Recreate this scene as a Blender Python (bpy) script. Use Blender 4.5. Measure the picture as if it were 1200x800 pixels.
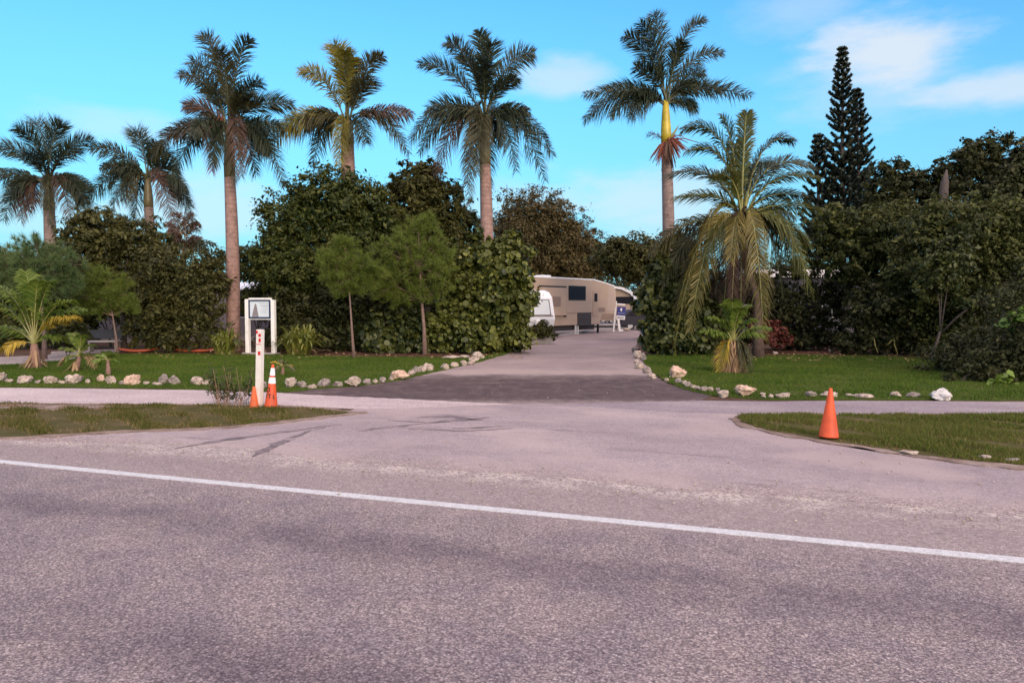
import bpy, bmesh, math, random
import numpy as np
from mathutils import Vector, Matrix, noise

for o in list(bpy.data.objects):
    bpy.data.objects.remove(o)
SC = bpy.context.scene
COL = SC.collection
R = math.radians

# ------------------------------------------------------------------ camera
W0, H0, FPX = 1200.0, 800.0, 870.0          # photograph size, focal length in its pixels
CAM_H = 1.9
PITCH = math.atan(42.0 / FPX)               # slightly down
cd = bpy.data.cameras.new('camera'); cam = bpy.data.objects.new('camera', cd); COL.objects.link(cam)
cam.location = (0, 0, CAM_H); cam.rotation_euler = (math.pi / 2 - PITCH, 0, 0)
cd.sensor_width = 36.0; cd.lens = FPX / W0 * 36.0; cd.clip_start = 0.1; cd.clip_end = 3000
SC.camera = cam

# ------------------------------------------------------------------ light
SUN_EL, SUN_AZ = R(14), R(158)              # low sun behind the camera, a little to its side
SUN_DIR = Vector((math.sin(SUN_AZ) * math.cos(SUN_EL), math.cos(SUN_AZ) * math.cos(SUN_EL), math.sin(SUN_EL)))
EXPOSURE = 1.25
SUN_STRENGTH = 1.0
SKY_STRENGTH = 0.13

world = bpy.data.worlds.new('World'); SC.world = world; world.use_nodes = True
nt = world.node_tree; nt.nodes.clear()
def WN(t, **kw):
    n = nt.nodes.new(t)
    for k, v in kw.items(): setattr(n, k, v)
    return n
def wmath(op, a, b=None, clamp=False):
    n = WN('ShaderNodeMath', operation=op, use_clamp=clamp)
    for i, x in enumerate((a, b)):
        if x is None: continue
        if isinstance(x, (int, float)): n.inputs[i].default_value = x
        else: nt.links.new(x, n.inputs[i])
    return n.outputs[0]
def wmix(fac, a, b, mode='MIX'):
    n = WN('ShaderNodeMix', data_type='RGBA', blend_type=mode)
    for i, x in ((0, fac), (6, a), (7, b)):
        if isinstance(x, (int, float)): n.inputs[i].default_value = x
        elif isinstance(x, tuple): n.inputs[i].default_value = (*x, 1)
        else: nt.links.new(x, n.inputs[i])
    return n.outputs[2]
tc = WN('ShaderNodeTexCoord')
DIRV = tc.outputs['Generated']
sky = WN('ShaderNodeTexSky', sky_type='NISHITA')
sky.sun_disc = False; sky.sun_elevation = SUN_EL; sky.sun_rotation = SUN_AZ
sky.air_density = 1.0; sky.dust_density = 0.6; sky.ozone_density = 2.0
SKY_TINT = (0.34, 0.76, 0.93)
skyc = wmix(1.0, sky.outputs[0], SKY_TINT, 'MULTIPLY')
def wdot(v):
    n = WN('ShaderNodeVectorMath', operation='DOT_PRODUCT')
    nt.links.new(DIRV, n.inputs[0]); n.inputs[1].default_value = v
    return n.outputs['Value']
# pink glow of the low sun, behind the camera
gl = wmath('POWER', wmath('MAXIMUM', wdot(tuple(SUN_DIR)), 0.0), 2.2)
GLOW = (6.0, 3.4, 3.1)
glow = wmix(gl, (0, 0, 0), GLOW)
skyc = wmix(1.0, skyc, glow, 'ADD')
# pale band of humid air low in the sky
sz_ = WN('ShaderNodeSeparateXYZ'); nt.links.new(DIRV, sz_.inputs[0]); sepz = sz_.outputs[2]
hz = WN('ShaderNodeMapRange', interpolation_type='SMOOTHSTEP'); nt.links.new(sepz, hz.inputs[0]); hz.inputs[1].default_value = .42; hz.inputs[2].default_value = -.05
HUMID = (0.86, 1.88, 2.5)
skyc = wmix(wmath('MULTIPLY', hz.outputs[0], .85), skyc, HUMID)
# thin clouds
mp = WN('ShaderNodeMapping'); nt.links.new(DIRV, mp.inputs[0]); mp.inputs['Scale'].default_value = (2.2, 2.2, 6.5)
nz = WN('ShaderNodeTexNoise'); nt.links.new(mp.outputs[0], nz.inputs[0])
nz.inputs['Scale'].default_value = 3.2; nz.inputs['Detail'].default_value = 7; nz.inputs['Roughness'].default_value = 0.58
def px_dir(px, py):
    u = (px - W0 / 2) / FPX; v = (H0 / 2 - py) / FPX
    d = Vector((u, math.cos(PITCH) + v * math.sin(PITCH), -math.sin(PITCH) + v * math.cos(PITCH)))
    return d.normalized()
def cloud(px, py, rx, rz, amp):
    """a soft bank of cloud at one bearing and height of the sky (radii in degrees)"""
    d = px_dir(px, py)
    s = WN('ShaderNodeVectorMath', operation='SUBTRACT'); nt.links.new(DIRV, s.inputs[0]); s.inputs[1].default_value = d
    m = WN('ShaderNodeVectorMath', operation='MULTIPLY'); nt.links.new(s.outputs[0], m.inputs[0])
    m.inputs[1].default_value = (1 / R(rx), 1 / R(rx), 1 / R(rz))
    l = WN('ShaderNodeVectorMath', operation='LENGTH'); nt.links.new(m.outputs[0], l.inputs[0])
    f = wmath('SUBTRACT', 1.0, l.outputs['Value'])
    f = wmath('ADD', f, wmath('MULTIPLY', wmath('SUBTRACT', nz.outputs[0], 0.5), 2.2))
    r = WN('ShaderNodeMapRange', interpolation_type='SMOOTHSTEP'); nt.links.new(f, r.inputs[0])
    r.inputs[1].default_value = -0.05; r.inputs[2].default_value = 0.85
    return wmath('MULTIPLY', r.outputs[0], amp)
cm = None
for args in ((1035, 66, 6.4, 3.4, .80), (1165, 103, 8, 1.7, .65), (1030, 95, 8, 3.4, .35), (660, 92, 4, 1.6, .5), (735, 238, 12, 3.2, .5), (930, 12, 5, 2.0, .3),
             (250, 245, 9, 3.5, .45), (130, 150, 5, 1.6, .3), (620, 240, 10, 2.5, .35), (60, 262, 8, 2.5, .3)):
    c = cloud(*args)
    cm = c if cm is None else wmath('MAXIMUM', cm, c)
CLOUD = (2.75, 2.85, 2.98)
skyc = wmix(cm, skyc, CLOUD)
# added bright pink layer overhead, out of view, to light the ground from above
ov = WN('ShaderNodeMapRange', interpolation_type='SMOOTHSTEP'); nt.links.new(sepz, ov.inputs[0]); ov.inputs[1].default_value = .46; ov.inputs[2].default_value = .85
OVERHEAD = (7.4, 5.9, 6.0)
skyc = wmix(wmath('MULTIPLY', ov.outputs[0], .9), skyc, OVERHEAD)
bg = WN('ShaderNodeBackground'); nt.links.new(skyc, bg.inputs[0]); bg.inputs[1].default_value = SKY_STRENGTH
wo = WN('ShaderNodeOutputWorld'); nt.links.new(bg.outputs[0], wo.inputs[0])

sd = bpy.data.lights.new('sun', 'SUN'); sun = bpy.data.objects.new('sun', sd); COL.objects.link(sun)
sd.energy = SUN_STRENGTH; sd.angle = R(22); sd.color = (1.0, 0.72, 0.52)
sun.rotation_euler = SUN_DIR.to_track_quat('Z', 'Y').to_euler(); sun.location = (-20, -30, 20)
vs = SC.view_settings; vs.view_transform = 'Standard'; vs.look = 'None'; vs.exposure = EXPOSURE; vs.gamma = 1
vs.use_curve_mapping = False
SC.render.engine = 'CYCLES'; SC.cycles.max_bounces = 6; SC.cycles.use_denoising = True

# ------------------------------------------------------------------ pixel of the photograph -> place in the world
def ray(px, py):
    u = (px - W0 / 2) / FPX; v = (H0 / 2 - py) / FPX
    return Vector((u, math.cos(PITCH) + v * math.sin(PITCH), -math.sin(PITCH) + v * math.cos(PITCH)))
def G(px, py, z=0.0):
    d = ray(px, py); t = (z - CAM_H) / d.z
    return Vector((d.x * t, d.y * t, z))
def P(px, py, Y):
    d = ray(px, py); t = Y / d.y
    return Vector((d.x * t, Y, CAM_H + d.z * t))
def MP(n, Y):                                # n photo pixels at distance Y, in metres
    return n * Y / FPX

# ------------------------------------------------------------------ materials
def mat(name):
    m = bpy.data.materials.new(name); m.use_nodes = True
    t = m.node_tree; b = t.nodes['Principled BSDF']
    return m, t, b
def N(t, typ, **kw):
    n = t.nodes.new(typ)
    for k, v in kw.items(): setattr(n, k, v)
    return n
def ramp(t, fac, stops, interp='LINEAR'):
    r = N(t, 'ShaderNodeValToRGB'); r.color_ramp.interpolation = interp
    e = r.color_ramp.elements
    while len(e) > 1: e.remove(e[-1])
    e[0].position = stops[0][0]; e[0].color = (*stops[0][1], 1)
    for p, c in stops[1:]:
        k = e.new(p); k.color = (*c, 1)
    if fac is not None: t.links.new(fac, r.inputs[0])
    return r.outputs[0]
def mixc(t, fac, a, b, mode='MIX'):
    n = N(t, 'ShaderNodeMix', data_type='RGBA', blend_type=mode)
    for i, x in ((0, fac), (6, a), (7, b)):
        if isinstance(x, (int, float)): n.inputs[i].default_value = x
        elif isinstance(x, tuple): n.inputs[i].default_value = (*x, 1)
        else: t.links.new(x, n.inputs[i])
    return n.outputs[2]
def fm(t, op, a, b=None, clamp=False):
    n = N(t, 'ShaderNodeMath', operation=op, use_clamp=clamp)
    for i, x in enumerate((a, b)):
        if x is None: continue
        if isinstance(x, (int, float)): n.inputs[i].default_value = x
        else: t.links.new(x, n.inputs[i])
    return n.outputs[0]
def noise_tex(t, vec, scale, detail=4, rough=.55, stretch=None):
    if stretch:
        m = N(t, 'ShaderNodeMapping'); m.inputs['Scale'].default_value = stretch; t.links.new(vec, m.inputs[0]); vec = m.outputs[0]
    n = N(t, 'ShaderNodeTexNoise'); t.links.new(vec, n.inputs[0])
    n.inputs['Scale'].default_value = scale; n.inputs['Detail'].default_value = detail; n.inputs['Roughness'].default_value = rough
    return n.outputs[0]
def smooth(t, x, a, b):
    r = N(t, 'ShaderNodeMapRange', interpolation_type='SMOOTHSTEP'); t.links.new(x, r.inputs[0])
    r.inputs[1].default_value = a; r.inputs[2].default_value = b
    return r.outputs[0]
def objco(t): return N(t, 'ShaderNodeTexCoord').outputs['Object']
def worldpos(t): return N(t, 'ShaderNodeNewGeometry').outputs['Position']
def bump(t, b, h, dist, strength=1.0):
    n = N(t, 'ShaderNodeBump'); n.inputs['Distance'].default_value = dist; n.inputs['Strength'].default_value = strength
    t.links.new(h, n.inputs['Height']); t.links.new(n.outputs[0], b.inputs['Normal'])

def plain(name, c, rough=.6, var=.12, scale=6.0, metal=0.0, dirt=None, bmp=0.0):
    m, t, b = mat(name)
    co = objco(t); n = noise_tex(t, co, scale, 5, .6)
    lo = tuple(x * (1 - var) for x in c); hi = tuple(min(1, x * (1 + var)) for x in c)
    col = ramp(t, n, ((.3, lo), (.7, hi)))
    if dirt:
        n2 = noise_tex(t, co, scale * .6, 6, .7, (1, 1, .35))
        col = mixc(t, smooth(t, n2, .5, .75), col, dirt)
    t.links.new(col, b.inputs['Base Color']); b.inputs['Roughness'].default_value = rough; b.inputs['Metallic'].default_value = metal
    if bmp: bump(t, b, noise_tex(t, co, scale * 4, 5, .6), bmp)
    return m
def leafmat(name, lo, mid, hi, rough=.5, trans=.25, spec=.35):
    m, t, b = mat(name)
    g = N(t, 'ShaderNodeNewGeometry').outputs['Random Per Island']
    col = ramp(t, g, ((0, lo), (.55, mid), (1, hi)))
    n = noise_tex(t, worldpos(t), .55, 3, .5)
    col = mixc(t, smooth(t, n, .35, .7), col, mixc(t, .45, col, hi))
    t.links.new(col, b.inputs['Base Color']); b.inputs['Roughness'].default_value = rough
    b.inputs['Specular IOR Level'].default_value = spec
    tr = N(t, 'ShaderNodeBsdfTranslucent'); t.links.new(col, tr.inputs[0])
    mx = N(t, 'ShaderNodeMixShader'); mx.inputs[0].default_value = trans
    t.links.new(b.outputs[0], mx.inputs[1]); t.links.new(tr.outputs[0], mx.inputs[2])
    t.links.new(mx.outputs[0], t.nodes['Material Output'].inputs[0])
    return m

M = {}
M['leaf_dark'] = leafmat('leaf_dark', (.016, .024, .008), (.044, .058, .016), (.11, .115, .03), spec=.15)
M['leaf_mid'] = leafmat('leaf_mid', (.013, .025, .006), (.035, .053, .011), (.115, .122, .028), spec=.2)
M['leaf_olive'] = leafmat('leaf_olive', (.018, .022, .007), (.048, .050, .014), (.12, .115, .032), spec=.2)
M['leaf_brown'] = leafmat('leaf_brown', (.030, .024, .009), (.080, .063, .023), (.15, .115, .045), spec=.15)
M['leaf_deep'] = leafmat('leaf_deep', (.013, .019, .007), (.032, .038, .013), (.072, .074, .025), spec=.15)
M['seagrape'] = leafmat('seagrape', (.014, .026, .005), (.045, .060, .011), (.19, .20, .042), .45, .2, .3)
M['seagrape_dark'] = leafmat('seagrape_dark', (.012, .022, .006), (.030, .044, .011), (.11, .12, .03), .45, .2, .3)
M['bright_leaf'] = leafmat('bright_leaf', (.05, .10, .012), (.10, .18, .025), (.20, .28, .04))
M['needle'] = leafmat('needle', (.055, .095, .012), (.115, .16, .022), (.20, .24, .045), .6, .35)
M['needle_blue'] = leafmat('needle_blue', (.05, .095, .03), (.085, .14, .045), (.13, .18, .06), .6, .3)
M['norfolk'] = leafmat('norfolk', (.012, .020, .014), (.026, .036, .022), (.050, .060, .032), .6, .1)
M['frond'] = leafmat('frond', (.014, .023, .013), (.027, .039, .020), (.066, .078, .040), .5, .12, .3)
M['frond_olive'] = leafmat('frond_olive', (.035, .036, .016), (.062, .058, .024), (.105, .095, .042), .5, .15, .3)
M['frond_gold'] = leafmat('frond_gold', (.10, .10, .014), (.19, .165, .022), (.30, .25, .045), .45, .25, .5)
M['frond_yellow'] = leafmat('frond_yellow', (.26, .19, .018), (.40, .29, .03), (.52, .36, .05), .5, .25)
M['frond_brown'] = leafmat('frond_brown', (.06, .040, .030), (.11, .066, .046), (.17, .10, .07), .7, .1)
M['frond_red'] = leafmat('frond_red', (.16, .045, .030), (.24, .075, .05), (.34, .13, .085), .7, .1)
M['coconut'] = leafmat('coconut', (.045, .058, .013), (.082, .094, .021), (.15, .15, .04), .45, .25, .3)
M['coconut_gold'] = leafmat('coconut_gold', (.10, .088, .014), (.17, .14, .024), (.27, .21, .04), .45, .25, .5)
M['young_green'] = leafmat('young_green', (.055, .10, .014), (.095, .15, .022), (.18, .22, .035), .5, .3, .25)
M['strap'] = leafmat('strap', (.055, .080, .014), (.12, .15, .024), (.26, .25, .05), .4, .2, .5)
M['strap_dead'] = leafmat('strap_dead', (.20, .12, .06), (.30, .19, .10), (.40, .27, .14), .8, .1)
M['red_leaf'] = leafmat('red_leaf', (.05, .012, .010), (.11, .025, .018), (.18, .05, .03), .6, .15)
M['frond_dead'] = leafmat('frond_dead', (.028, .018, .014), (.052, .033, .026), (.09, .058, .042), .8, .05, .1)
M['rachis'] = plain('rachis', (.22, .21, .06), .5, .25, 8)
M['rachis_dark'] = plain('rachis_dark', (.07, .075, .03), .5, .25, 8)
M['crownshaft'] = plain('crownshaft', (.135, .115, .055), .5, .3, 3)
M['crownshaft_yellow'] = plain('crownshaft_yellow', (.50, .38, .03), .4, .25, 3)
M['bark'] = plain('bark', (.055, .043, .035), .9, .35, 9, bmp=.02)
M['bark_pink'] = plain('bark_pink', (.19, .12, .095), .9, .3, 12, bmp=.01)
M['bark_young'] = plain('bark_young', (.26, .15, .11), .9, .3, 12, bmp=.01)
M['white_paint'] = plain('white_paint', (.80, .78, .72), .55, .05, 5, dirt=(.55, .47, .38))
M['white_clean'] = plain('white_clean', (.82, .82, .80), .45, .03, 3)
M['white_dirty'] = plain('white_dirty', (.70, .66, .58), .6, .10, 4, dirt=(.42, .34, .26))
M['cone_orange'] = plain('cone_orange', (.62, .085, .02), .6, .22, 5, dirt=(.36, .065, .03))
M['cone_old'] = plain('cone_old', (.62, .12, .03), .65, .2, 9, dirt=(.34, .08, .03))
M['reflector_red'] = plain('reflector_red', (.55, .01, .015), .3, .1, 30)
M['black_ink'] = plain('black_ink', (.02, .016, .014), .6, .1, 30)
M['rubber'] = plain('rubber', (.025, .025, .027), .8, .1, 20)
M['dark_metal'] = plain('dark_metal', (.035, .034, .036), .5, .1, 6, .4)
M['glass_dark'] = plain('glass_dark', (.012, .011, .018), .4, .05, 3)
M['glass_dark'].node_tree.nodes['Principled BSDF'].inputs['Specular IOR Level'].default_value = .15
M['sign_blue'] = plain('sign_blue', (.045, .05, .21), .45, .08, 6)
M['sign_frame'] = plain('sign_frame', (.022, .032, .085), .45, .1, 6)
M['sign_face'] = plain('sign_face', (.60, .66, .68), .4, .08, 2.5)
M['sign_tower'] = plain('sign_tower', (.23, .20, .20), .5, .15, 8)
M['sign_ink'] = plain('sign_ink', (.32, .30, .32), .5, .1, 8)
M['rv_beige'] = plain('rv_beige', (.46, .335, .24), .45, .05, 1.5)
M['rv_brown'] = plain('rv_brown', (.26, .18, .135), .45, .05, 1.5)
M['rv_belly'] = plain('rv_belly', (.05, .042, .04), .8, .2, 4)
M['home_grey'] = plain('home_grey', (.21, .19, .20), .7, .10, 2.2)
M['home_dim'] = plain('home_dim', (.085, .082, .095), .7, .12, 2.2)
M['kayak'] = plain('kayak', (.40, .085, .035), .45, .15, 4)
M['concrete'] = plain('concrete', (.36, .32, .30), .85, .15, 5, bmp=.004)
M['weathered_wood'] = plain('weathered_wood', (.30, .25, .22), .85, .2, 9)
M['dry_stem'] = plain('dry_stem', (.30, .18, .12), .85, .25, 9)
M['pale_root'] = plain('pale_root', (.22, .20, .07), .8, .2, 9)

def trunk_mat(name, c, ring=.5):
    m, t, b = mat(name)
    co = objco(t)
    sep = N(t, 'ShaderNodeSeparateXYZ'); t.links.new(co, sep.inputs[0])
    z = fm(t, 'ADD', sep.outputs[2], fm(t, 'MULTIPLY', noise_tex(t, co, 2.5, 3), .08))
    s = fm(t, 'FRACT', fm(t, 'MULTIPLY', z, 1 / .17))
    line = smooth(t, s, .80, .97)
    n = noise_tex(t, co, 5, 6, .65)
    col = ramp(t, n, ((.25, tuple(x * .45 for x in c)), (.5, c), (.75, tuple(min(1, x * 1.4) for x in c))))
    col = mixc(t, fm(t, 'MULTIPLY', line, ring), col, tuple(x * .5 for x in c))
    t.links.new(col, b.inputs['Base Color']); b.inputs['Roughness'].default_value = .85
    bump(t, b, fm(t, 'ADD', fm(t, 'MULTIPLY', line, -1.0), n), .02, .7)
    return m
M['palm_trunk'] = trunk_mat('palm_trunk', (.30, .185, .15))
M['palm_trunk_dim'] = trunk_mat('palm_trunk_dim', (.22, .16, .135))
M['coconut_trunk'] = trunk_mat('coconut_trunk', (.10, .062, .046), .6)

def rock_mat(name, base, light, dark, pit=.5, sc=9):
    m, t, b = mat(name)
    co = objco(t)
    n = noise_tex(t, co, sc, 8, .68)
    v = N(t, 'ShaderNodeTexVoronoi'); t.links.new(co, v.inputs[0]); v.inputs['Scale'].default_value = sc * 2.2
    pits = smooth(t, fm(t, 'ADD', v.outputs['Distance'], fm(t, 'MULTIPLY', n, .35)), .18, .42)
    col = ramp(t, n, ((.3, dark), (.48, base), (.68, light)))
    col = mixc(t, fm(t, 'MULTIPLY', fm(t, 'SUBTRACT', 1.0, pits), pit), col, dark)
    t.links.new(col, b.inputs['Base Color']); b.inputs['Roughness'].default_value = .92
    bump(t, b, fm(t, 'ADD', n, fm(t, 'MULTIPLY', pits, .7)), .035, 1)
    return m
M['rock'] = rock_mat('rock', (.37, .295, .235), (.60, .51, .41), (.13, .095, .075))
M['rock_grey'] = rock_mat('rock_grey', (.25, .205, .175), (.40, .34, .285), (.12, .10, .085))
M['rock_peach'] = rock_mat('rock_peach', (.50, .34, .24), (.72, .56, .41), (.26, .17, .12), .6)
M['rock_pitted'] = rock_mat('rock_pitted', (.62, .58, .54), (.80, .76, .70), (.06, .05, .05), .95, 13)

# ------------------------------------------------------------------ mesh helpers
class MB:
    def __init__(s): s.v = []; s.f = []; s.mi = []; s.cur = 0
    def add(s, vs, fs):
        k = len(s.v); s.v += [tuple(x) for x in vs]; s.f += [tuple(i + k for i in f) for f in fs]; s.mi += [s.cur] * len(fs)
    def box(s, c, size, rot=None, bev=0.0):
        bm = bmesh.new(); bmesh.ops.create_cube(bm, size=1)
        bmesh.ops.scale(bm, vec=Vector(size), verts=bm.verts)
        if bev: bmesh.ops.bevel(bm, geom=list(bm.edges), offset=bev, segments=2, affect='EDGES', profile=.6)
        mt = Matrix.Translation(Vector(c)) @ (rot.to_4x4() if rot else Matrix())
        bmesh.ops.transform(bm, matrix=mt, verts=bm.verts)
        s.bm(bm)
    def bm(s, bm):
        bm.verts.index_update()
        s.add([v.co.copy() for v in bm.verts], [[v.index for v in f.verts] for f in bm.faces]); bm.free()
    def tube(s, pts, rad, n=8, cap=True):
        pts = [Vector(p) for p in pts]; rings = []
        if isinstance(rad, (int, float)): rad = [rad] * len(pts)
        T0 = (pts[1] - pts[0]).normalized(); A = Vector((0, 1, 0)) if abs(T0.y) < .8 else Vector((1, 0, 0))
        vs = []
        for i, p in enumerate(pts):
            T = (pts[min(i + 1, len(pts) - 1)] - pts[max(i - 1, 0)]).normalized()
            X = T.cross(A).normalized(); Y = T.cross(X)
            for k in range(n):
                a = 2 * math.pi * k / n
                vs.append(p + (X * math.cos(a) + Y * math.sin(a)) * rad[i])
        fs = []
        for i in range(len(pts) - 1):
            for k in range(n):
                a, b = i * n + k, i * n + (k + 1) % n
                fs.append((a, b, b + n, a + n))
        if cap: fs.append(tuple(range(n - 1, -1, -1))); fs.append(tuple((len(pts) - 1) * n + k for k in range(n)))
        s.add(vs, fs)
    def lathe(s, prof, n=24, c=(0, 0, 0)):
        vs, fs = [], []
        for r, z in prof:
            for k in range(n):
                a = 2 * math.pi * k / n; vs.append((c[0] + r * math.cos(a), c[1] + r * math.sin(a), c[2] + z))
        for i in range(len(prof) - 1):
            for k in range(n):
                a, b = i * n + k, i * n + (k + 1) % n; fs.append((a, b, b + n, a + n))
        fs.append(tuple(range(n - 1, -1, -1))); fs.append(tuple((len(prof) - 1) * n + k for k in range(n)))
        s.add(vs, fs)
    def prism(s, prof, y0, y1):
        """a profile in local x,z drawn out along y"""
        n = len(prof)
        vs = [(x, y0, z) for x, z in prof] + [(x, y1, z) for x, z in prof]
        fs = [tuple(range(n)), tuple(range(2 * n - 1, n - 1, -1))]
        for i in range(n):
            j = (i + 1) % n; fs.append((i, i + n, j + n, j))
        s.add(vs, fs)
    def build(s, name, m, parent=None, smooth=False, bev=0.0):
        me = bpy.data.meshes.new(name); me.from_pydata(s.v, [], s.f)
        ms = m if isinstance(m, (list, tuple)) else [m]
        for x in ms: me.materials.append(x)
        if len(ms) > 1: me.polygons.foreach_set('material_index', s.mi)
        bm = bmesh.new(); bm.from_mesh(me); bmesh.ops.recalc_face_normals(bm, faces=bm.faces)
        if bev: bmesh.ops.bevel(bm, geom=[e for e in bm.edges if e.is_manifold and e.calc_face_angle(0) > .5], offset=bev, segments=2, affect='EDGES', profile=.6)
        bm.to_mesh(me); bm.free()
        if smooth: me.polygons.foreach_set('use_smooth', [True] * len(me.polygons))
        return link(name, me, parent)
def link(name, me, parent=None):
    o = bpy.data.objects.new(name, me); COL.objects.link(o)
    if parent is not None: o.parent = parent
    return o
def mesh_np(name, V, Fq, m, parent=None):
    """V (n,3); Fq (k,s) faces of equal size"""
    me = bpy.data.meshes.new(name); V = np.asarray(V, dtype=np.float32); Fq = np.asarray(Fq, dtype=np.int32)
    k, s = Fq.shape
    me.vertices.add(len(V)); me.vertices.foreach_set('co', V.ravel())
    me.loops.add(k * s); me.loops.foreach_set('vertex_index', Fq.ravel())
    me.polygons.add(k); me.polygons.foreach_set('loop_start', np.arange(0, k * s, s, dtype=np.int32))
    me.update(calc_edges=True); me.materials.append(m)
    return link(name, me, parent)
def thing(name, label, cat, loc, rz=0.0, group=None):
    o = bpy.data.objects.new(name, None); COL.objects.link(o); o.empty_display_size = .2
    o.location = loc; o.rotation_euler = (0, 0, rz)
    return tag(o, label, cat, group)
def tag(o, label, cat=None, group=None, kind=None):
    o['label'] = label
    if cat: o['category'] = cat
    if group: o['group'] = group
    if kind: o['kind'] = kind
    return o

# ------------------------------------------------------------------ the ground and its sheets
def densify(poly, step, amp, rng, closed=True):
    out = []
    n = len(poly)
    for i in range(n if closed else n - 1):
        a, b = poly[i], poly[(i + 1) % n]; L = (b - a).length; k = max(1, int(L / step))
        for j in range(k):
            p = a.lerp(b, j / k)
            d = (b - a).normalized() if L > 1e-6 else Vector((1, 0, 0)); nn = Vector((-d.y, d.x, 0))
            q = noise.noise(Vector((p.x * 1.1, p.y * 1.1, 3.3))) * amp * 1.2 + noise.noise(Vector((p.x * 4.5, p.y * 4.5, 9.1))) * amp * .8
            out.append(p + nn * q)
    return out
def sheet(name, pts, z, m, step=.25, amp=.05, raw=False):
    poly = [Vector((p[0], p[1], 0)) if raw else G(*p) for p in pts]
    poly = densify(poly, step, amp, random) if amp else poly
    me = bpy.data.meshes.new(name)
    bm = bmesh.new(); vs = [bm.verts.new((p.x, p.y, z)) for p in poly]; bm.faces.new(vs)
    bmesh.ops.triangulate(bm, faces=bm.faces); bmesh.ops.recalc_face_normals(bm, faces=bm.faces)
    if sum(f.normal.z for f in bm.faces) < 0: bmesh.ops.reverse_faces(bm, faces=bm.faces)
    nv = len(vs); lowv = [bm.verts.new((p.x, p.y, .0015)) for p in poly]
    for i in range(nv):
        j = (i + 1) % nv
        try: bm.faces.new((vs[j], vs[i], lowv[i], lowv[j]))
        except ValueError: pass
    bm.to_mesh(me); bm.free(); me.materials.append(m)
    o = link(name, me); o['kind'] = 'structure'
    return o, poly

# road frame: along the painted edge line
LA, LB = G(0, 541.5), G(1200, 658)
RD = (LB - LA).normalized(); RN = Vector((-RD.y, RD.x, 0))       # RN points away from the camera
RORG = LA.lerp(LB, .5); RANG = math.atan2(RD.y, RD.x)
def roadco(t):
    """x along the road, y across it, from the painted line"""
    m = N(t, 'ShaderNodeMapping', vector_type='TEXTURE'); m.inputs['Location'].default_value = RORG; m.inputs['Rotation'].default_value = (0, 0, RANG)
    t.links.new(worldpos(t), m.inputs[0]); return m.outputs[0]

def aggregate(t, co, scale, lightness=0.0):
    """stone chips in a binder: returns colour and height"""
    v = N(t, 'ShaderNodeTexVoronoi'); t.links.new(co, v.inputs[0]); v.inputs['Scale'].default_value = scale; v.inputs['Randomness'].default_value = 1
    sp = N(t, 'ShaderNodeSeparateColor'); t.links.new(v.outputs['Color'], sp.inputs[0])
    return sp.outputs[0], v.outputs['Distance']

def road_material():
    m, t, b = mat('road_asphalt')
    co = roadco(t)
    sep = N(t, 'ShaderNodeSeparateXYZ'); t.links.new(co, sep.inputs[0]); y = sep.outputs[1]
    wob = noise_tex(t, co, .8, 4, .6)
    yw = fm(t, 'ADD', y, fm(t, 'MULTIPLY', fm(t, 'SUBTRACT', wob, .5), .55))
    c1, d1 = aggregate(t, co, 105)
    c2, d2 = aggregate(t, co, 52)
    chips = ramp(t, c1, ((0, (.09, .072, .076)), (.35, (.20, .163, .163)), (.7, (.32, .268, .256)), (.92, (.45, .39, .36)), (1, (.62, .56, .50))))
    big = ramp(t, c2, ((0, (.125, .102, .108)), (.5, (.255, .212, .208)), (.85, (.39, .335, .31)), (1, (.58, .52, .47))))
    col = mixc(t, .38, chips, big)
    # dark binder between the chips
    col = mixc(t, fm(t, 'MULTIPLY', smooth(t, d2, .42, .75), .55), col, (.07, .052, .062))
    # wheel tracks, worn darker, along the road; mottling
    n1 = noise_tex(t, co, .6, 5, .6, (.35, 1.0, 1))
    tr = N(t, 'ShaderNodeMath', operation='PINGPONG'); t.links.new(fm(t, 'ADD', yw, .35), tr.inputs[0]); tr.inputs[1].default_value = .95
    track = fm(t, 'MULTIPLY', smooth(t, tr.outputs[0], .45, .9), smooth(t, n1, .32, .62))
    col = mixc(t, fm(t, 'MULTIPLY', track, .68), col, mixc(t, 1.0, col, (.50, .475, .54), 'MULTIPLY'))
    n2 = noise_tex(t, co, 1.7, 6, .65)
    col = mixc(t, 1.0, col, ramp(t, n2, ((.3, (.80, .79, .84)), (.7, (1.18, 1.15, 1.08)))), 'MULTIPLY')
    # tan dusty shoulder beyond the line, with a band of loose pale chips
    sh = smooth(t, yw, -.55, .35)
    tan = mixc(t, .35, mixc(t, .5, chips, (.42, .335, .285)), big)
    col = mixc(t, fm(t, 'MULTIPLY', sh, .72), col, tan)
    band = fm(t, 'MULTIPLY', smooth(t, yw, .75, 1.25), smooth(t, c2, .25, .6))
    nb = noise_tex(t, co, 2.2, 4, .6)
    band = fm(t, 'MULTIPLY', band, smooth(t, nb, .35, .6))
    col = mixc(t, fm(t, 'MULTIPLY', band, .75), col, (.60, .52, .44))
    # oil spots
    n3 = noise_tex(t, co, 2.6, 3, .5)
    col = mixc(t, fm(t, 'MULTIPLY', smooth(t, n3, .70, .78), .5), col, (.07, .055, .065))
    col = mixc(t, 1.0, col, (.99, .995, 1.02), 'MULTIPLY')
    t.links.new(col, b.inputs['Base Color']); b.inputs['Roughness'].default_value = .88; b.inputs['Specular IOR Level'].default_value = .3
    bump(t, b, fm(t, 'ADD', fm(t, 'MULTIPLY', d1, -.6), fm(t, 'MULTIPLY', d2, -1.0)), .010, .9)
    return m
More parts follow.
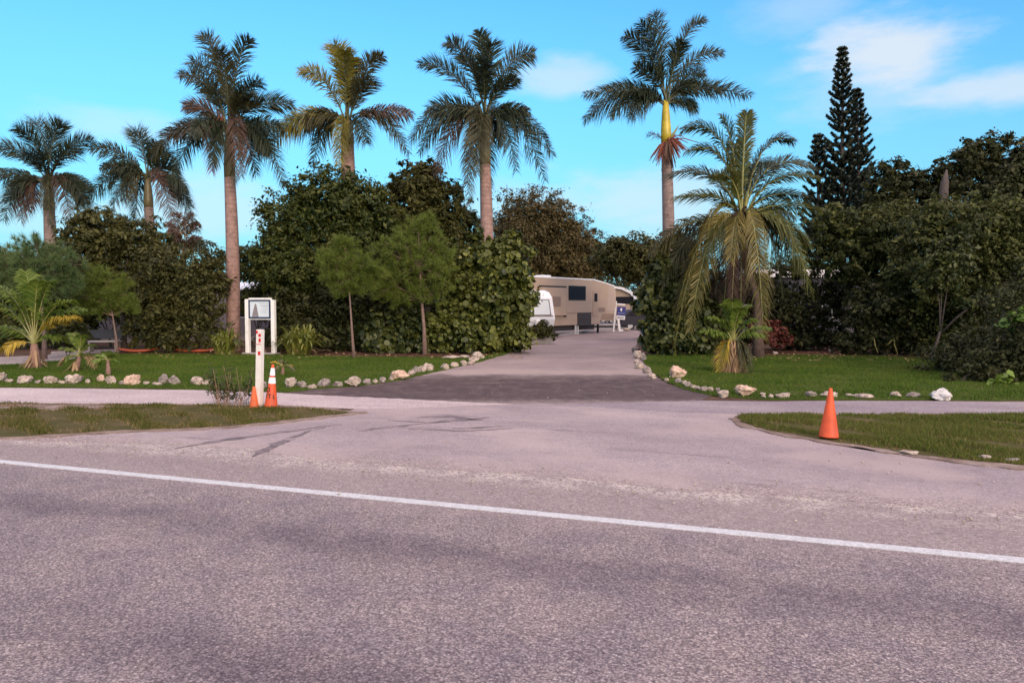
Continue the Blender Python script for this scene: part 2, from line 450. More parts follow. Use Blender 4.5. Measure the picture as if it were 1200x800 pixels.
def paved_material(name, lo, mid, hi, stain, stain_amt=.5, sc=.5, stretch=(.5, 1, 1), grain=60, dust=None, blend=False):
    m, t, b = mat(name)
    co = roadco(t)
    n1 = noise_tex(t, co, sc, 7, .62, stretch)
    col = ramp(t, n1, ((.3, lo), (.5, mid), (.7, hi)))
    c1, d1 = aggregate(t, co, grain)
    col = mixc(t, 1.0, col, ramp(t, c1, ((0, (.72, .71, .73)), (.6, (1.0, 1.0, 1.0)), (1, (1.35, 1.33, 1.28)))), 'MULTIPLY')
    n2 = noise_tex(t, co, 1.1, 6, .7, (.35, 1.6, 1))
    col = mixc(t, fm(t, 'MULTIPLY', smooth(t, n2, .56, .70), stain_amt), col, stain)
    n4 = noise_tex(t, co, 9, 6, .7)
    col = mixc(t, 1.0, col, ramp(t, n4, ((.25, (.88, .88, .89)), (.75, (1.10, 1.10, 1.09)))), 'MULTIPLY')
    if blend:
        ysep = N(t, 'ShaderNodeSeparateXYZ'); t.links.new(co, ysep.inputs[0])
        yn = fm(t, 'ADD', ysep.outputs[1], fm(t, 'MULTIPLY', fm(t, 'SUBTRACT', noise_tex(t, co, 3.5, 7, .75), .5), 2.2))
        cc_, _d = aggregate(t, co, 60)
        chips = ramp(t, cc_, ((0, (.15, .115, .115)), (.4, (.25, .20, .19)), (.8, (.34, .28, .25)), (1, (.56, .48, .41))))
        col = mixc(t, fm(t, 'MULTIPLY', smooth(t, yn, 2.25, 1.35), .85), col, chips)
    if dust:
        n3 = noise_tex(t, co, .45, 5, .6)
        col = mixc(t, fm(t, 'MULTIPLY', smooth(t, n3, .45, .65), .6), col, dust)
    t.links.new(col, b.inputs['Base Color']); b.inputs['Roughness'].default_value = .9; b.inputs['Specular IOR Level'].default_value = .3
    bump(t, b, fm(t, 'ADD', fm(t, 'MULTIPLY', d1, -.5), n4), .006, .8)
    return m
def driveway_material():
    m = paved_material('driveway_paving', (.20, .158, .155), (.265, .21, .198), (.34, .275, .25), (.18, .14, .142), .5, .35, (1, .6, 1))
    t = m.node_tree; b = t.nodes['Principled BSDF']; old = b.inputs['Base Color'].links[0].from_socket
    co = worldpos(t); sp = N(t, 'ShaderNodeSeparateXYZ'); t.links.new(co, sp.inputs[0])
    n1 = noise_tex(t, co, .9, 7, .68); n2 = noise_tex(t, co, 3.2, 7, .72, (1, .45, 1)); n3 = noise_tex(t, co, 1.3, 6, .7, (.5, 1.8, 1))
    yy = fm(t, 'ADD', sp.outputs[1], fm(t, 'MULTIPLY', fm(t, 'SUBTRACT', n1, .5), 3.2))
    c1, d1 = aggregate(t, co, 60)
    new = ramp(t, n2, ((.3, (.048, .033, .034)), (.5, (.072, .050, .049)), (.72, (.125, .092, .086))))
    new = mixc(t, 1.0, new, ramp(t, c1, ((0, (.75, .74, .75)), (.6, (1, 1, 1)), (1, (1.6, 1.55, 1.5)))), 'MULTIPLY')
    new = mixc(t, fm(t, 'MULTIPLY', smooth(t, n3, .54, .74), .6), new, (.30, .24, .21))        # trodden-in dust
    far = smooth(t, yy, 18.4, 21.6)
    col = mixc(t, far, new, old)
    band = fm(t, 'MULTIPLY', smooth(t, yy, 19.8, 20.6), smooth(t, yy, 22.6, 21.0))
    col = mixc(t, fm(t, 'MULTIPLY', band, .5), col, (.40, .325, .285))
    near = smooth(t, fm(t, 'ADD', sp.outputs[1], fm(t, 'MULTIPLY', fm(t, 'SUBTRACT', n2, .5), 2.0)), 15.0, 14.2)
    col = mixc(t, fm(t, 'MULTIPLY', near, .6), col, (.30, .245, .225))
    t.links.new(col, b.inputs['Base Color']); return m
def soil_material(name, cols, sc=1.2):
    m, t, b = mat(name)
    co = worldpos(t)
    n = noise_tex(t, co, sc, 8, .65); n2 = noise_tex(t, co, 14, 6, .7)
    col = ramp(t, n, ((.3, cols[0]), (.5, cols[1]), (.68, cols[2])))
    col = mixc(t, smooth(t, n2, .6, .72), col, cols[3])
    t.links.new(col, b.inputs['Base Color']); b.inputs['Roughness'].default_value = .95; b.inputs['Specular IOR Level'].default_value = .1
    bump(t, b, n2, .03, .8)
    return m
M['road'] = road_material()
M['apron'] = paved_material('apron_paving', (.225, .185, .19), (.305, .255, .255), (.40, .34, .32), (.15, .118, .12), .75, .45, (.5, 1, 1), 90, (.40, .33, .30), True)
M['sidewalk'] = paved_material('sidewalk_paving', (.36, .30, .295), (.44, .375, .36), (.52, .45, .42), (.30, .25, .25), .3, .7)
M['sidewalk_grey'] = paved_material('sidewalk_grey', (.20, .165, .18), (.255, .215, .225), (.32, .275, .27), (.15, .12, .13), .3, .7)
M['driveway'] = driveway_material()
M['soil'] = soil_material('soil', ((.05, .030, .022), (.085, .052, .036), (.13, .085, .055), (.19, .12, .075)))
M['leaf_litter'] = soil_material('leaf_litter', ((.06, .03, .022), (.10, .05, .032), (.15, .085, .05), (.28, .18, .11)), 2.2)
M['gravel'] = soil_material('gravel', ((.24, .21, .20), (.32, .28, .26), (.40, .36, .33), (.5, .46, .42)), 2.5)
M['lawn_soil'] = soil_material('lawn_soil', ((.035, .055, .010), (.055, .078, .014), (.095, .095, .03), (.085, .075, .035)), .9)
M['sand'] = soil_material('sand', ((.13, .09, .065), (.22, .165, .135), (.34, .275, .24), (.46, .39, .33)), 2.6)
M['verge_soil'] = soil_material('verge_soil', ((.055, .055, .016), (.075, .068, .022), (.115, .085, .042), (.19, .14, .09)), 2.0)
def line_material():
    m, t, b = mat('line_paint')
    co = roadco(t); n = noise_tex(t, co, 16, 7, .72); n2 = noise_tex(t, co, 3, 4, .6)
    col = mixc(t, smooth(t, n, .57, .70), (.52, .53, .52), (.28, .24, .235))
    col = mixc(t, fm(t, 'MULTIPLY', smooth(t, n2, .5, .75), .3), col, (.40, .35, .33))
    c2, d2 = aggregate(t, co, 60)
    col = mixc(t, 1.0, col, ramp(t, c2, ((0, (.8, .8, .8)), (1, (1.12, 1.12, 1.12)))), 'MULTIPLY')
    t.links.new(col, b.inputs['Base Color']); b.inputs['Roughness'].default_value = .7
    bump(t, b, d2, .005, .6)
    return m
M['line'] = line_material()

# base ground: gently rolling far away, flat here
gm = MB(); S = 900
gm.add([(-S, -300, 0), (S, -300, 0), (S, 1500, 0), (-S, 1500, 0)], [(0, 1, 2, 3)])
g = gm.build('ground', M['soil']); g['kind'] = 'structure'

def rp(x, y): return tuple((RORG + RD * x + RN * y)[:2])          # point in the road's frame
# tops of the sheets, 4 mm apart
sheet('road', [rp(-90, 3.2), rp(-90, -9.5), rp(90, -9.5), rp(90, 2.6), rp(6, 2.3), rp(-3, 2.3), rp(-6, 1.7)], .008, M['road'], 1.0, .10, raw=True)
APR = [(0, 516), (120, 509), (215, 504), (320, 496), (385, 487), (415, 480), (425, 476), (400, 474), (330, 471), (200, 469), (-300, 470), (-300, 454), (0, 455), (120, 456), (250, 458), (330, 461), (420, 465), (480, 469), (560, 472.5), (640, 473),
       (720, 472.5), (818, 470), (905, 471), (1010, 470), (1120, 471), (1330, 472), (1500, 472), (1500, 487), (1200, 486), (1050, 486), (930, 486), (872, 487), (857, 491), (866, 497), (900, 506), (960, 518), (1040, 530), (1120, 540), (1200, 548), (1330, 562), (1500, 585)]
ap = [G(*p) for p in APR] + [Vector((*rp(x, 1.40 + .08 * math.sin(x * 1.7) + (.22 if -4.5 < x < -2 else 0) - (.35 if x < -5.5 else 0)), 0)) for x in (16, 12, 9, 7, 5.5, 4, 3, 2, 1, 0, -1, -2, -3, -4, -5, -6.2)]
sheet('driveway_apron', [(p.x, p.y) for p in ap], .012, M['apron'], .12, .045, raw=True)
SWL = [(-300, 454), (0, 455), (120, 456), (250, 458), (330, 461), (420, 465), (520, 470), (600, 474), (520, 477), (440, 479.5), (415, 479), (330, 475), (200, 473.5), (-300, 471)]
sheet('sidewalk', SWL, .016, M['sidewalk'], .2, .04)
SWR = [(640, 474.5), (720, 472.5), (818, 470), (905, 471), (1010, 470), (1120, 471), (1500, 472), (1500, 486.5), (1200, 485.5), (1050, 485.5), (930, 485.5), (872, 486), (800, 484), (720, 479)]
sheet('sidewalk.001', SWR, .016, M['sidewalk_grey'], .2, .04)
DRV = [(330, 461.5), (420, 465.5), (480, 469), (560, 472.5), (640, 473.2), (720, 472.5), (818, 470), (832, 464), (800, 457), (778, 448), (766, 438), (757, 428), (748, 417), (744, 408), (748, 400), (760, 392), (775, 388.5),
       (900, 384), (905, 381.5), (720, 386.2), (690, 388.5), (668, 392), (640, 400), (612, 409), (585, 417), (560, 424), (530, 432), (500, 438), (470, 446), (430, 452), (380, 456)]
sheet('driveway', DRV, .020, M['driveway'], .07, .11)
# RV park ground behind: pale gravel pads
sheet('gravel_pad', [(430, 394), (612, 408), (640, 399.5), (668, 391.5), (695, 388), (716, 386), (770, 383), (900, 381), (900, 372), (430, 372)], .012, M['gravel'], 1.2, .25)
sheet('gravel_path', [(-250, 436), (-60, 430), (30, 427), (85, 421), (95, 417), (60, 416), (0, 418.5), (-250, 420)], .014, M['gravel'], .4, .12)
sheet('path', [(95, 417), (140, 413), (135, 409.5), (60, 412), (60, 416)], .013, M['gravel'], .4, .08)
LWL = [(-250, 436), (-60, 430.5), (30, 427.5), (85, 421.5), (110, 416.5), (150, 415.5), (260, 415.5), (345, 417), (440, 418.5), (520, 420), (556, 420), (574, 416), (600, 411.5), (608, 411), (585, 418), (560, 425), (530, 432.5), (500, 439), (470, 446.5), (430, 452.5), (380, 456.5), (330, 460), (250, 457), (120, 455), (0, 454), (-250, 453)]
_, LAWN_L = sheet('lawn', LWL, .028, M['lawn_soil'], .25, .07)
LWR = [(748, 417), (757, 428), (766, 438), (778, 447), (800, 456.5), (832, 464), (905, 469.5), (1010, 468.5), (1120, 469.5), (1330, 470), (1400, 470), (1400, 440), (1200, 428), (1080, 420), (1000, 417), (900, 417), (820, 416)]
_, LAWN_R = sheet('lawn.001', LWR, .028, M['lawn_soil'], .25, .07)
VGL = [(-300, 472), (0, 474), (120, 475.5), (200, 475), (300, 477), (350, 479.5), (390, 482), (412, 485), (385, 488), (320, 496.5), (215, 503.5), (120, 508), (0, 514), (-300, 498)]
_, VERGE_L = sheet('verge', VGL, .030, M['verge_soil'], .07, .11)
sheet('sand', [(-300, 471), (0, 473), (120, 474.3), (200, 474), (300, 475.8), (350, 478), (392, 480), (428, 484.5), (390, 490), (320, 498.5), (215, 505.5), (120, 510), (0, 516), (-300, 499.5)], .0265, M['sand'], .06, .13)
VGR = [(1500, 487.5), (1200, 487), (1050, 487), (930, 487), (874, 488), (859, 491.5), (868, 497), (900, 505.5), (960, 517), (1040, 529), (1120, 539), (1200, 546.5), (1330, 560), (1500, 583)]
_, VERGE_R = sheet('verge.001', VGR, .030, M['verge_soil'], .07, .11)
sheet('sand.001', [(1500, 486.5), (1200, 486.2), (1050, 486), (930, 486), (870, 487), (851, 491.5), (862, 499), (897, 508), (957, 520), (1037, 532.5), (1118, 542.5), (1200, 550.5), (1330, 564), (1500, 588)], .0265, M['sand'], .06, .13)
# leaf litter under the trees
sheet('mulch', [(95, 416), (150, 412.5), (345, 412.5), (560, 413), (590, 411), (556, 419.6), (440, 419), (345, 417.4), (260, 416.5), (150, 416.5)], .032, M['leaf_litter'], .3, .12)
sheet('mulch.001', [(820, 411), (900, 409), (1000, 409), (1150, 415), (1400, 425), (1400, 441), (1200, 429), (1080, 421), (1000, 418), (900, 418), (830, 417)], .032, M['leaf_litter'], .3, .12)
kb = MB()
for (x0, y0), (x1, y1) in (((655, 394.5), (690, 389.2)), ((690, 389.2), (722, 386.0))):
    a, b2 = G(x0, y0), G(x1, y1); d = b2 - a; kb.box(a.lerp(b2, .5) + Vector((0, 0, .06)), (d.length, .18, .16), Matrix.Rotation(math.atan2(d.y, d.x), 3, 'Z'), .02)
kbo = kb.build('kerb', M['concrete']); kbo['kind'] = 'structure'
# painted edge line
lw = .065
pts = []
for x in range(-40, 13): pts.append((x, -lw))
for x in range(12, -41, -1): pts.append((x, lw))
sheet('road_marking', [rp(x * 1.0, y) for x, y in pts], .014, M['line'], .2, .006, raw=True)

# dark skid smears on the apron: worn-in stains, thin sheets with a shape of their own
def stain_material():
    m, t, b = mat('tyre_stain'); co = roadco(t)
    n = noise_tex(t, co, 2.4, 7, .72, (.5, 1.6, 1)); c1, d1 = aggregate(t, co, 60)
    col = ramp(t, n, ((.34, (.27, .22, .22)), (.48, (.15, .12, .125)), (.64, (.095, .075, .08))))
    col = mixc(t, 1.0, col, ramp(t, c1, ((0, (.75, .75, .75)), (1, (1.3, 1.28, 1.25)))), 'MULTIPLY')
    t.links.new(col, b.inputs['Base Color']); b.inputs['Roughness'].default_value = .85
    return m
M['stain'] = stain_material()
def smear(pp, z=.0165):
    """pp: list of (px, py, half width m): a tapering ragged smear on the ground"""
    L, Rr = [], []
    q = [G(a, b_) for a, b_, _ in pp]
    Q = []
    for i in range(len(q) - 1):
        for j in range(24): Q.append((q[i].lerp(q[i + 1], j / 24), pp[i][2] + (pp[i + 1][2] - pp[i][2]) * j / 24))
    Q.append((q[-1], pp[-1][2]))
    for i, (p, w) in enumerate(Q):
        T = (Q[min(i + 1, len(Q) - 1)][0] - Q[max(i - 1, 0)][0]).normalized(); nn = Vector((-T.y, T.x, 0))
        w *= .75 + 1.5 * abs(noise.noise(p * 3.1) + .5 * noise.noise(p * 8.3)); off = noise.noise(p * 2.2) * .07 + noise.noise(p * 7.0) * .02
        L.append(p + nn * (w + off)); Rr.append(p + nn * (off - w))
    sheet('stain', [(p.x, p.y) for p in L + Rr[::-1]], z, M['stain'], 9, 0, raw=True)
smear([(380, 501, .004), (352, 510, .045), (325, 521, .085), (306, 530, .05), (294, 536, .004)])
smear([(205, 526, .01), (270, 516, .07), (330, 507, .05), (400, 498, .01)])
smear([(420, 506, .02), (450, 502, .09), (480, 499, .04), (520, 495, .01)])
smear([(530, 503, .02), (560, 502, .06), (590, 500, .02)])
smear([(488, 490, .02), (530, 489, .10), (566, 493, .03)])
smear([(455, 493, .01), (500, 496, .05), (540, 493, .09), (575, 490, .03)])
smear([(480, 503, .01), (540, 506, .05), (600, 503, .015)])

M['dust'] = soil_material('dust', ((.27, .21, .19), (.36, .295, .265), (.44, .37, .325), (.50, .43, .37)), 2.0)
def dust(pp, z):
    keep = M['stain']; M['stain'] = M['dust']; smear(pp, z); M['stain'] = keep
_, HOLE = sheet('sand.002', [(-200, 471.5), (0, 474.8), (70, 475.6), (150, 477), (165, 479), (100, 480.5), (60, 482.5), (20, 480), (-200, 479)], .034, M['sand'], .06, .22)
# ------------------------------------------------------------------ grass
def in_poly(x, y, poly):
    ins = np.zeros(len(x), bool); n = len(poly); j = n - 1
    for i in range(n):
        xi, yi, xj, yj = poly[i].x, poly[i].y, poly[j].x, poly[j].y
        if yi != yj:
            c = ((yi > y) != (yj > y)) & (x < (xj - xi) * (y - yi) / (yj - yi) + xi); ins ^= c
        j = i
    return ins
def grass(name, label, poly, n, h0, h1, m, seed, z=.028, bare=0.0, width=.007, xlim=14, hole=None):
    rg = np.random.default_rng(seed)
    xs = [p.x for p in poly]; ys = [p.y for p in poly]
    x = rg.uniform(max(min(xs), -xlim), min(max(xs), xlim), n * 3); y = rg.uniform(min(ys), max(ys), n * 3)
    k = in_poly(x, y, poly)
    if hole: k &= ~in_poly(x + rg.normal(0, .08, len(x)), y + rg.normal(0, .08, len(x)), hole)
    if bare:
        f = np.sin(x * 2.3 + np.sin(y * 1.7) * 1.5) * np.cos(y * 3.1 + x * .6) + .6 * np.sin(x * 7.1 + y * 5.3)
        k &= f > bare + rg.normal(0, .35, len(x))
    x, y = x[k][:n], y[k][:n]; n = len(x)
    hm = 1 + .45 * np.sin(x * 1.9 + y) * np.cos(y * 2.6)
    h = rg.uniform(h0, h1, n) * hm; a = rg.uniform(0, 2 * math.pi, n); l = rg.uniform(.1, .9, n) * h; b = rg.uniform(0, 2 * math.pi, n)
    w = width * rg.uniform(.7, 1.6, n)
    z0 = np.full(n, z - .003)
    A = np.stack([x - w * np.cos(a), y - w * np.sin(a), z0], 1); B = np.stack([x + w * np.cos(a), y + w * np.sin(a), z0], 1)
    C = np.stack([x + l * np.cos(b), y + l * np.sin(b), z0 + h], 1)
    V = np.stack([A, B, C], 1).reshape(-1, 3); Fq = np.arange(3 * n).reshape(-1, 3)
    return tag(mesh_np(name, V, Fq, m), label, None, None, 'stuff')
M['grass'] = leafmat('grass', (.028, .070, .009), (.062, .122, .016), (.135, .18, .03), .7, .25, .05)
M['grass_dry'] = leafmat('grass_dry', (.035, .058, .010), (.075, .090, .018), (.15, .135, .04), .7, .2, .05)
M['grass_verge'] = leafmat('grass_verge', (.045, .078, .012), (.105, .135, .024), (.19, .185, .05), .7, .25, .05)
M['grass_straw'] = leafmat('grass_straw', (.11, .08, .035), (.18, .13, .06), (.26, .19, .09), .7, .2, .2)
grass('grass', 'short mown grass of the lawn beside the two post sign', LAWN_L, 110000, .025, .06, M['grass'], 1, xlim=20)
grass('grass.001', 'short mown grass of the lawn around the coconut palm', LAWN_R, 110000, .025, .06, M['grass'], 2, xlim=18)
grass('dry_grass.002', 'yellowed blades mixed into the lawn beside the two post sign', LAWN_L, 16000, .025, .06, M['grass_dry'], 21, bare=.35, xlim=20)
grass('dry_grass.003', 'yellowed blades mixed into the lawn around the coconut palm', LAWN_R, 16000, .025, .06, M['grass_dry'], 22, bare=.35, xlim=18)
grass('grass.002', 'patchy green verge grass around the two cones and white post', VERGE_L, 42000, .02, .07, M['grass_dry'], 3, .03, .3, .006, hole=HOLE)
grass('grass.003', 'patchy green verge grass around the single orange cone', VERGE_R, 75000, .02, .07, M['grass_verge'], 4, .03, -.2, .006)
grass('dry_grass', 'dry straw coloured grass mixed into the verge by the white post', VERGE_L, 12000, .02, .06, M['grass_straw'], 5, .03, -.2, .006)
grass('dry_grass.001', 'dry straw coloured grass mixed into the verge by the lone cone', VERGE_R, 16000, .02, .06, M['grass_straw'], 6, .03, -.3, .006)

# ------------------------------------------------------------------ foliage
def leaf_cloud(lobes, n, size, rg, shape='leaf', clump=.34, up=.55):
    """lobes: (centre, (rx, ry, rz)); leaves gathered in clumps over and inside the lobes"""
    area = np.array([(r[0] * r[2] + r[0] * r[1] + r[1] * r[2]) for _, r in lobes]); share = area / area.sum()
    pos, nor = [], []
    for (c, r), s in zip(lobes, share):
        m = int(n * s); k = max(6, m // 34)
        d = rg.normal(size=(k, 3)); d /= np.linalg.norm(d, axis=1)[:, None]
        rad = 1 - .55 * rg.random(k) ** 1.8 + .15 * rg.normal(size=k)
        cc = np.array(c) + d * np.array(r) * rad[:, None]
        cr = clump * np.mean(r) * rg.uniform(.45, 1.0, k)
        w = rg.random(k) + .35; idx = rg.choice(k, m, p=w / w.sum())
        off = rg.normal(size=(m, 3)) * .5; off[:, 2] *= .75
        p = cc[idx] + off * cr[idx][:, None]
        nn = d[idx] * .55 + off * .5 + np.array([0, 0, up]) + rg.normal(size=(m, 3)) * .55
        pos.append(p); nor.append(nn)
    p = np.concatenate(pos); nn = np.concatenate(nor); nn /= np.linalg.norm(nn, axis=1)[:, None]
    keep = p[:, 2] > .05; p, nn = p[keep], nn[keep]; m = len(p)
    t = np.cross(nn, rg.normal(size=(m, 3))); t /= np.linalg.norm(t, axis=1)[:, None] + 1e-9; b = np.cross(nn, t)
    sz = size * np.clip(rg.lognormal(-.16, .38, m), .35, 1.9)[:, None]
    if shape == 'round':
        an = np.arange(6) * math.pi / 3
        V = np.stack([p + t * sz * .5 * math.cos(a) + b * sz * .5 * math.sin(a) + nn * sz * .08 * (1 if i % 3 else -1) for i, a in enumerate(an)], 1)
        return V.reshape(-1, 3), np.arange(6 * m).reshape(-1, 6)
    V = np.stack([p - t * sz * .55, p - b * sz * .26 + nn * sz * .07, p + t * sz * .55 - nn * sz * .05, p + b * sz * .26 + nn * sz * .07], 1)
    return V.reshape(-1, 3), np.arange(4 * m).reshape(-1, 4)

def limbs(root, base, lobes, r0, m, rg, fork=.35, name='trunk'):
    """a tapered trunk that forks into a limb for every lobe"""
    b = MB(); base = Vector(base)
    top = Vector((0, 0, 0))
    for c, r in lobes: top += Vector(c)
    top /= len(lobes)
    f = base.lerp(top, fork) + Vector((rg.normal() * .1, rg.normal() * .1, 0)); f.x = base.x + (f.x - base.x) * .6
    b.tube([base - Vector((0, 0, .05)), base.lerp(f, .15), base.lerp(f, .6) + Vector((rg.normal() * .05, 0, 0)), f], [r0 * 1.35, r0, r0 * .85, r0 * .75], 8)
    for c, r in lobes:
        c = Vector(c); mid = f.lerp(c, .5) + Vector((rg.normal() * .15, rg.normal() * .15, .1 * (c - f).length))
        b.tube([f - Vector((0, 0, .1)), f.lerp(mid, .5), mid, c], [r0 * .55, r0 * .42, r0 * .3, r0 * .1], 6)
        for k in range(5):
            d = Vector((rg.normal(), rg.normal(), rg.normal() * .8)).normalized()
            e = c + Vector((d.x * r[0], d.y * r[1], d.z * r[2])) * .85
            b.tube([mid.lerp(c, .3 + .14 * k), c.lerp(e, .5) + Vector((0, 0, .1)), e], [r0 * .2, r0 * .12, .012], 5, False)
    b.v = [tuple(Vector(v) - Vector(root.location)) for v in b.v]
    return b.build(name, m, root, True)

def tree(name, label, cat, base_px, Y, lobes_px, n, size, leaf, bark='bark', shape='leaf', r0=.14, seed=0, group=None, depth=.75, clump=.34, trunk_name='trunk', crown_name='crown', fork=.35, extra=None):
    """lobes_px: (px, py, rx, rz[, dy]) as seen in the photograph, at distance Y (dy metres further)"""
    rg = np.random.default_rng(1000 + seed)
    bx = P(base_px, 400, Y).x
    root = thing(name, label, cat, (bx, Y, 0), 0, group)
    lobes = []
    for L in lobes_px:
        yy = Y + (L[4] if len(L) > 4 else rg.uniform(-.4, .4))
        c = P(L[0], L[1], yy); rx, rz = MP(L[2], yy) * 1.08, MP(L[3], yy) * 1.04
        lobes.append((tuple(c), (rx, rx * depth, rz)))
    V, Fq = leaf_cloud(lobes, int(n * 2.2), size * .78, rg, shape, clump)
    V = V - np.array(root.location)
    mesh_np(crown_name, V, Fq, M[leaf], root)
    if r0: limbs(root, (bx, Y, 0), lobes, r0, M[bark], rg, fork, trunk_name)
    return root

# the far row that closes the view, beyond the trailers
far_label = 'dark rounded tree in the far row beyond the trailers'
rg0 = np.random.default_rng(5)
for i in range(13):
    px = -80 + i * 112 + rg0.uniform(-18, 18); Y = rg0.uniform(66, 84); top = rg0.uniform(296, 318)
    if 640 < px < 800: top = rg0.uniform(284, 296)
    lob = [(px + rg0.uniform(-12, 12), top + 24, 42, 26), (px - 32, top + 48, 36, 32), (px + 34, top + 44, 38, 32), (px + rg0.uniform(-9, 9), top + 66, 48, 24)]
    tree('rounded_tree', far_label, 'tree', px, Y, lob, 5200, .42, ('leaf_dark', 'leaf_olive', 'leaf_deep')[i % 3], r0=.2, seed=200 + i, group='trees of the far row')

tree('round_crowned_tree', 'large brownish dome crowned tree rising behind the beige trailer', 'tree', 640, 60,
     [(622, 258, 40, 36), (600, 285, 30, 34), (652, 268, 34, 30), (678, 290, 27, 30), (640, 300, 48, 36), (668, 318, 34, 26), (610, 318, 34, 30), (700, 305, 14, 22), (630, 275, 46, 40), (665, 300, 40, 34)], 42000, .26, 'leaf_brown', r0=.25, seed=1, clump=.22)
tree('broadleaf_tree', 'loose green tree leaning over the driveway end beside the dark shrub', 'tree', 770, 42,
     [(722, 300, 26, 18), (748, 294, 28, 16), (765, 318, 34, 26), (738, 314, 22, 12), (774, 346, 18, 22), (790, 300, 24, 26)], 13000, .24, 'leaf_olive', r0=.15, seed=2)
# left of the driveway
tree('broadleaf_tree.001', 'big dense dark tree towering behind the slender pine sapling', 'tree', 385, 31,
     [(388, 232, 46, 32), (345, 258, 38, 34), (425, 250, 40, 34), (330, 292, 32, 30), (375, 282, 48, 38), (425, 296, 44, 40), (352, 318, 40, 24), (318, 318, 20, 18), (402, 330, 44, 26)], 30000, .20, 'leaf_mid', r0=.22, seed=3, clump=.26)
tree('broadleaf_tree.002', 'tall broad leaved tree with a gappy top left of the pale palm trunk', 'tree', 500, 33,
     [(490, 212, 27, 22), (470, 240, 30, 28), (512, 236, 30, 26), (535, 264, 24, 24), (490, 272, 42, 32), (455, 285, 30, 34), (525, 300, 32, 30), (485, 315, 40, 30), (545, 288, 16, 26)], 22000, .24, 'leaf_olive', r0=.2, seed=4, clump=.26)
tree('sea_grape', 'big yellow green sea grape shrub at the left edge of the driveway', 'shrub', 578, 29.5,
     [(590, 305, 30, 30), (560, 318, 32, 34), (604, 340, 18, 32), (578, 350, 42, 38), (545, 372, 36, 36), (596, 382, 24, 30), (512, 392, 26, 24), (570, 395, 44, 20), (598, 284, 15, 16), (560, 290, 14, 18)], 15000, .205, 'seagrape', shape='round', r0=.09, seed=5, trunk_name='stem', clump=.3, fork=.15)
tree('sea_grape.001', 'low sea grape hedge shrub between the two pine saplings', 'shrub', 468, 29.8,
     [(448, 392, 22, 22), (475, 386, 24, 28), (495, 396, 20, 20), (455, 404, 26, 12), (485, 372, 14, 16)], 5000, .20, 'seagrape_dark', shape='round', r0=.06, seed=6, trunk_name='stem', fork=.15)
tree('shrub', 'dark shrub added as shade fill behind the strap leaved clump right of the sign', 'shrub', 385, 30.3,  # dark leaves added to stand in for the shade under the big tree
     [(360, 380, 32, 34), (400, 385, 30, 32), (430, 370, 30, 36), (335, 372, 22, 34), (412, 352, 42, 22)], 9000, .20, 'leaf_deep', r0=.08, seed=7, trunk_name='stem', fork=.15)
tree('broadleaf_tree.003', 'brownish tangled tree between the first two royal palms, low grey boughs', 'tree', 145, 31,
     [(112, 268, 32, 22), (155, 282, 34, 26), (100, 296, 30, 24), (185, 300, 26, 24), (140, 312, 40, 26), (120, 292, 26, 20)], 13000, .20, 'leaf_olive', r0=.14, seed=8, clump=.28)
tree('tangled_shrub', 'vine tangled shrub mound behind the orange kayaks', 'shrub', 205, 30,
     [(215, 318, 40, 30), (188, 345, 34, 34), (232, 352, 30, 36), (205, 382, 44, 30), (170, 380, 22, 28), (245, 330, 20, 26), (160, 350, 20, 26)], 15000, .18, 'leaf_olive', r0=.1, seed=9, trunk_name='stem', clump=.28, fork=.2)
tree('shrub.001', 'dark shrub filling the gap behind the young left coconut palm', 'shrub', 20, 33,
     [(-10, 370, 40, 40), (40, 372, 36, 40), (80, 350, 30, 36), (15, 330, 50, 34), (-40, 330, 40, 50), (95, 385, 18, 22)], 11000, .22, 'leaf_dark', r0=.1, seed=10, trunk_name='stem', fork=.2)
tree('wreath_bush', 'small round dark bush behind the middle lawn palm', 'shrub', 84, 27,
     [(84, 393, 16, 15), (78, 400, 12, 11)], 1300, .16, 'leaf_deep', r0=.03, seed=29, trunk_name='stem', fork=.15)
# right of the driveway
tree('sea_grape.002', 'dark sea grape shrub at the right edge of the driveway', 'shrub', 795, 28.5,
     [(790, 318, 26, 26), (768, 350, 20, 28), (805, 352, 28, 34), (775, 385, 22, 26), (812, 388, 28, 26), (790, 400, 36, 13), (800, 296, 18, 18), (835, 375, 22, 30)], 11500, .20, 'seagrape_dark', shape='round', r0=.09, seed=11, trunk_name='stem', clump=.3, fork=.15)
tree('tall_dark_tree', 'tallest dark tree behind the thicket on the lawn edge', 'tree', 1150, 36,
     [(1130, 190, 26, 24), (1160, 182, 30, 24), (1195, 190, 34, 28), (1105, 208, 16, 18), (1150, 225, 50, 34), (1205, 230, 46, 44), (1235, 200, 40, 40), (1185, 270, 60, 40)], 22000, .24, 'leaf_deep', r0=.25, seed=12, clump=.24)
tree('gappy_tree', 'loose leafed small tree with sky showing through beside the tall pointed pine', 'tree', 1052, 37,
     [(1045, 206, 22, 18), (1068, 222, 20, 20), (1030, 232, 18, 18), (1060, 246, 34, 24), (1085, 238, 22, 20), (1094, 214, 14, 14), (1116, 222, 14, 12)], 7800, .26, 'leaf_deep', r0=.12, seed=13, clump=.34)
tree('thicket_tree', 'broad domed thicket tree with olive leaves at the lawn edge', 'tree', 1130, 27,
     [(1130, 262, 50, 34), (1095, 285, 42, 34), (1175, 268, 42, 40), (1148, 310, 58, 44), (1085, 330, 44, 40), (1195, 330, 44, 50), (1120, 370, 54, 34), (1222, 290, 40, 60), (1180, 385, 50, 34)], 30000, .19, 'leaf_dark', r0=.2, seed=14, clump=.26)
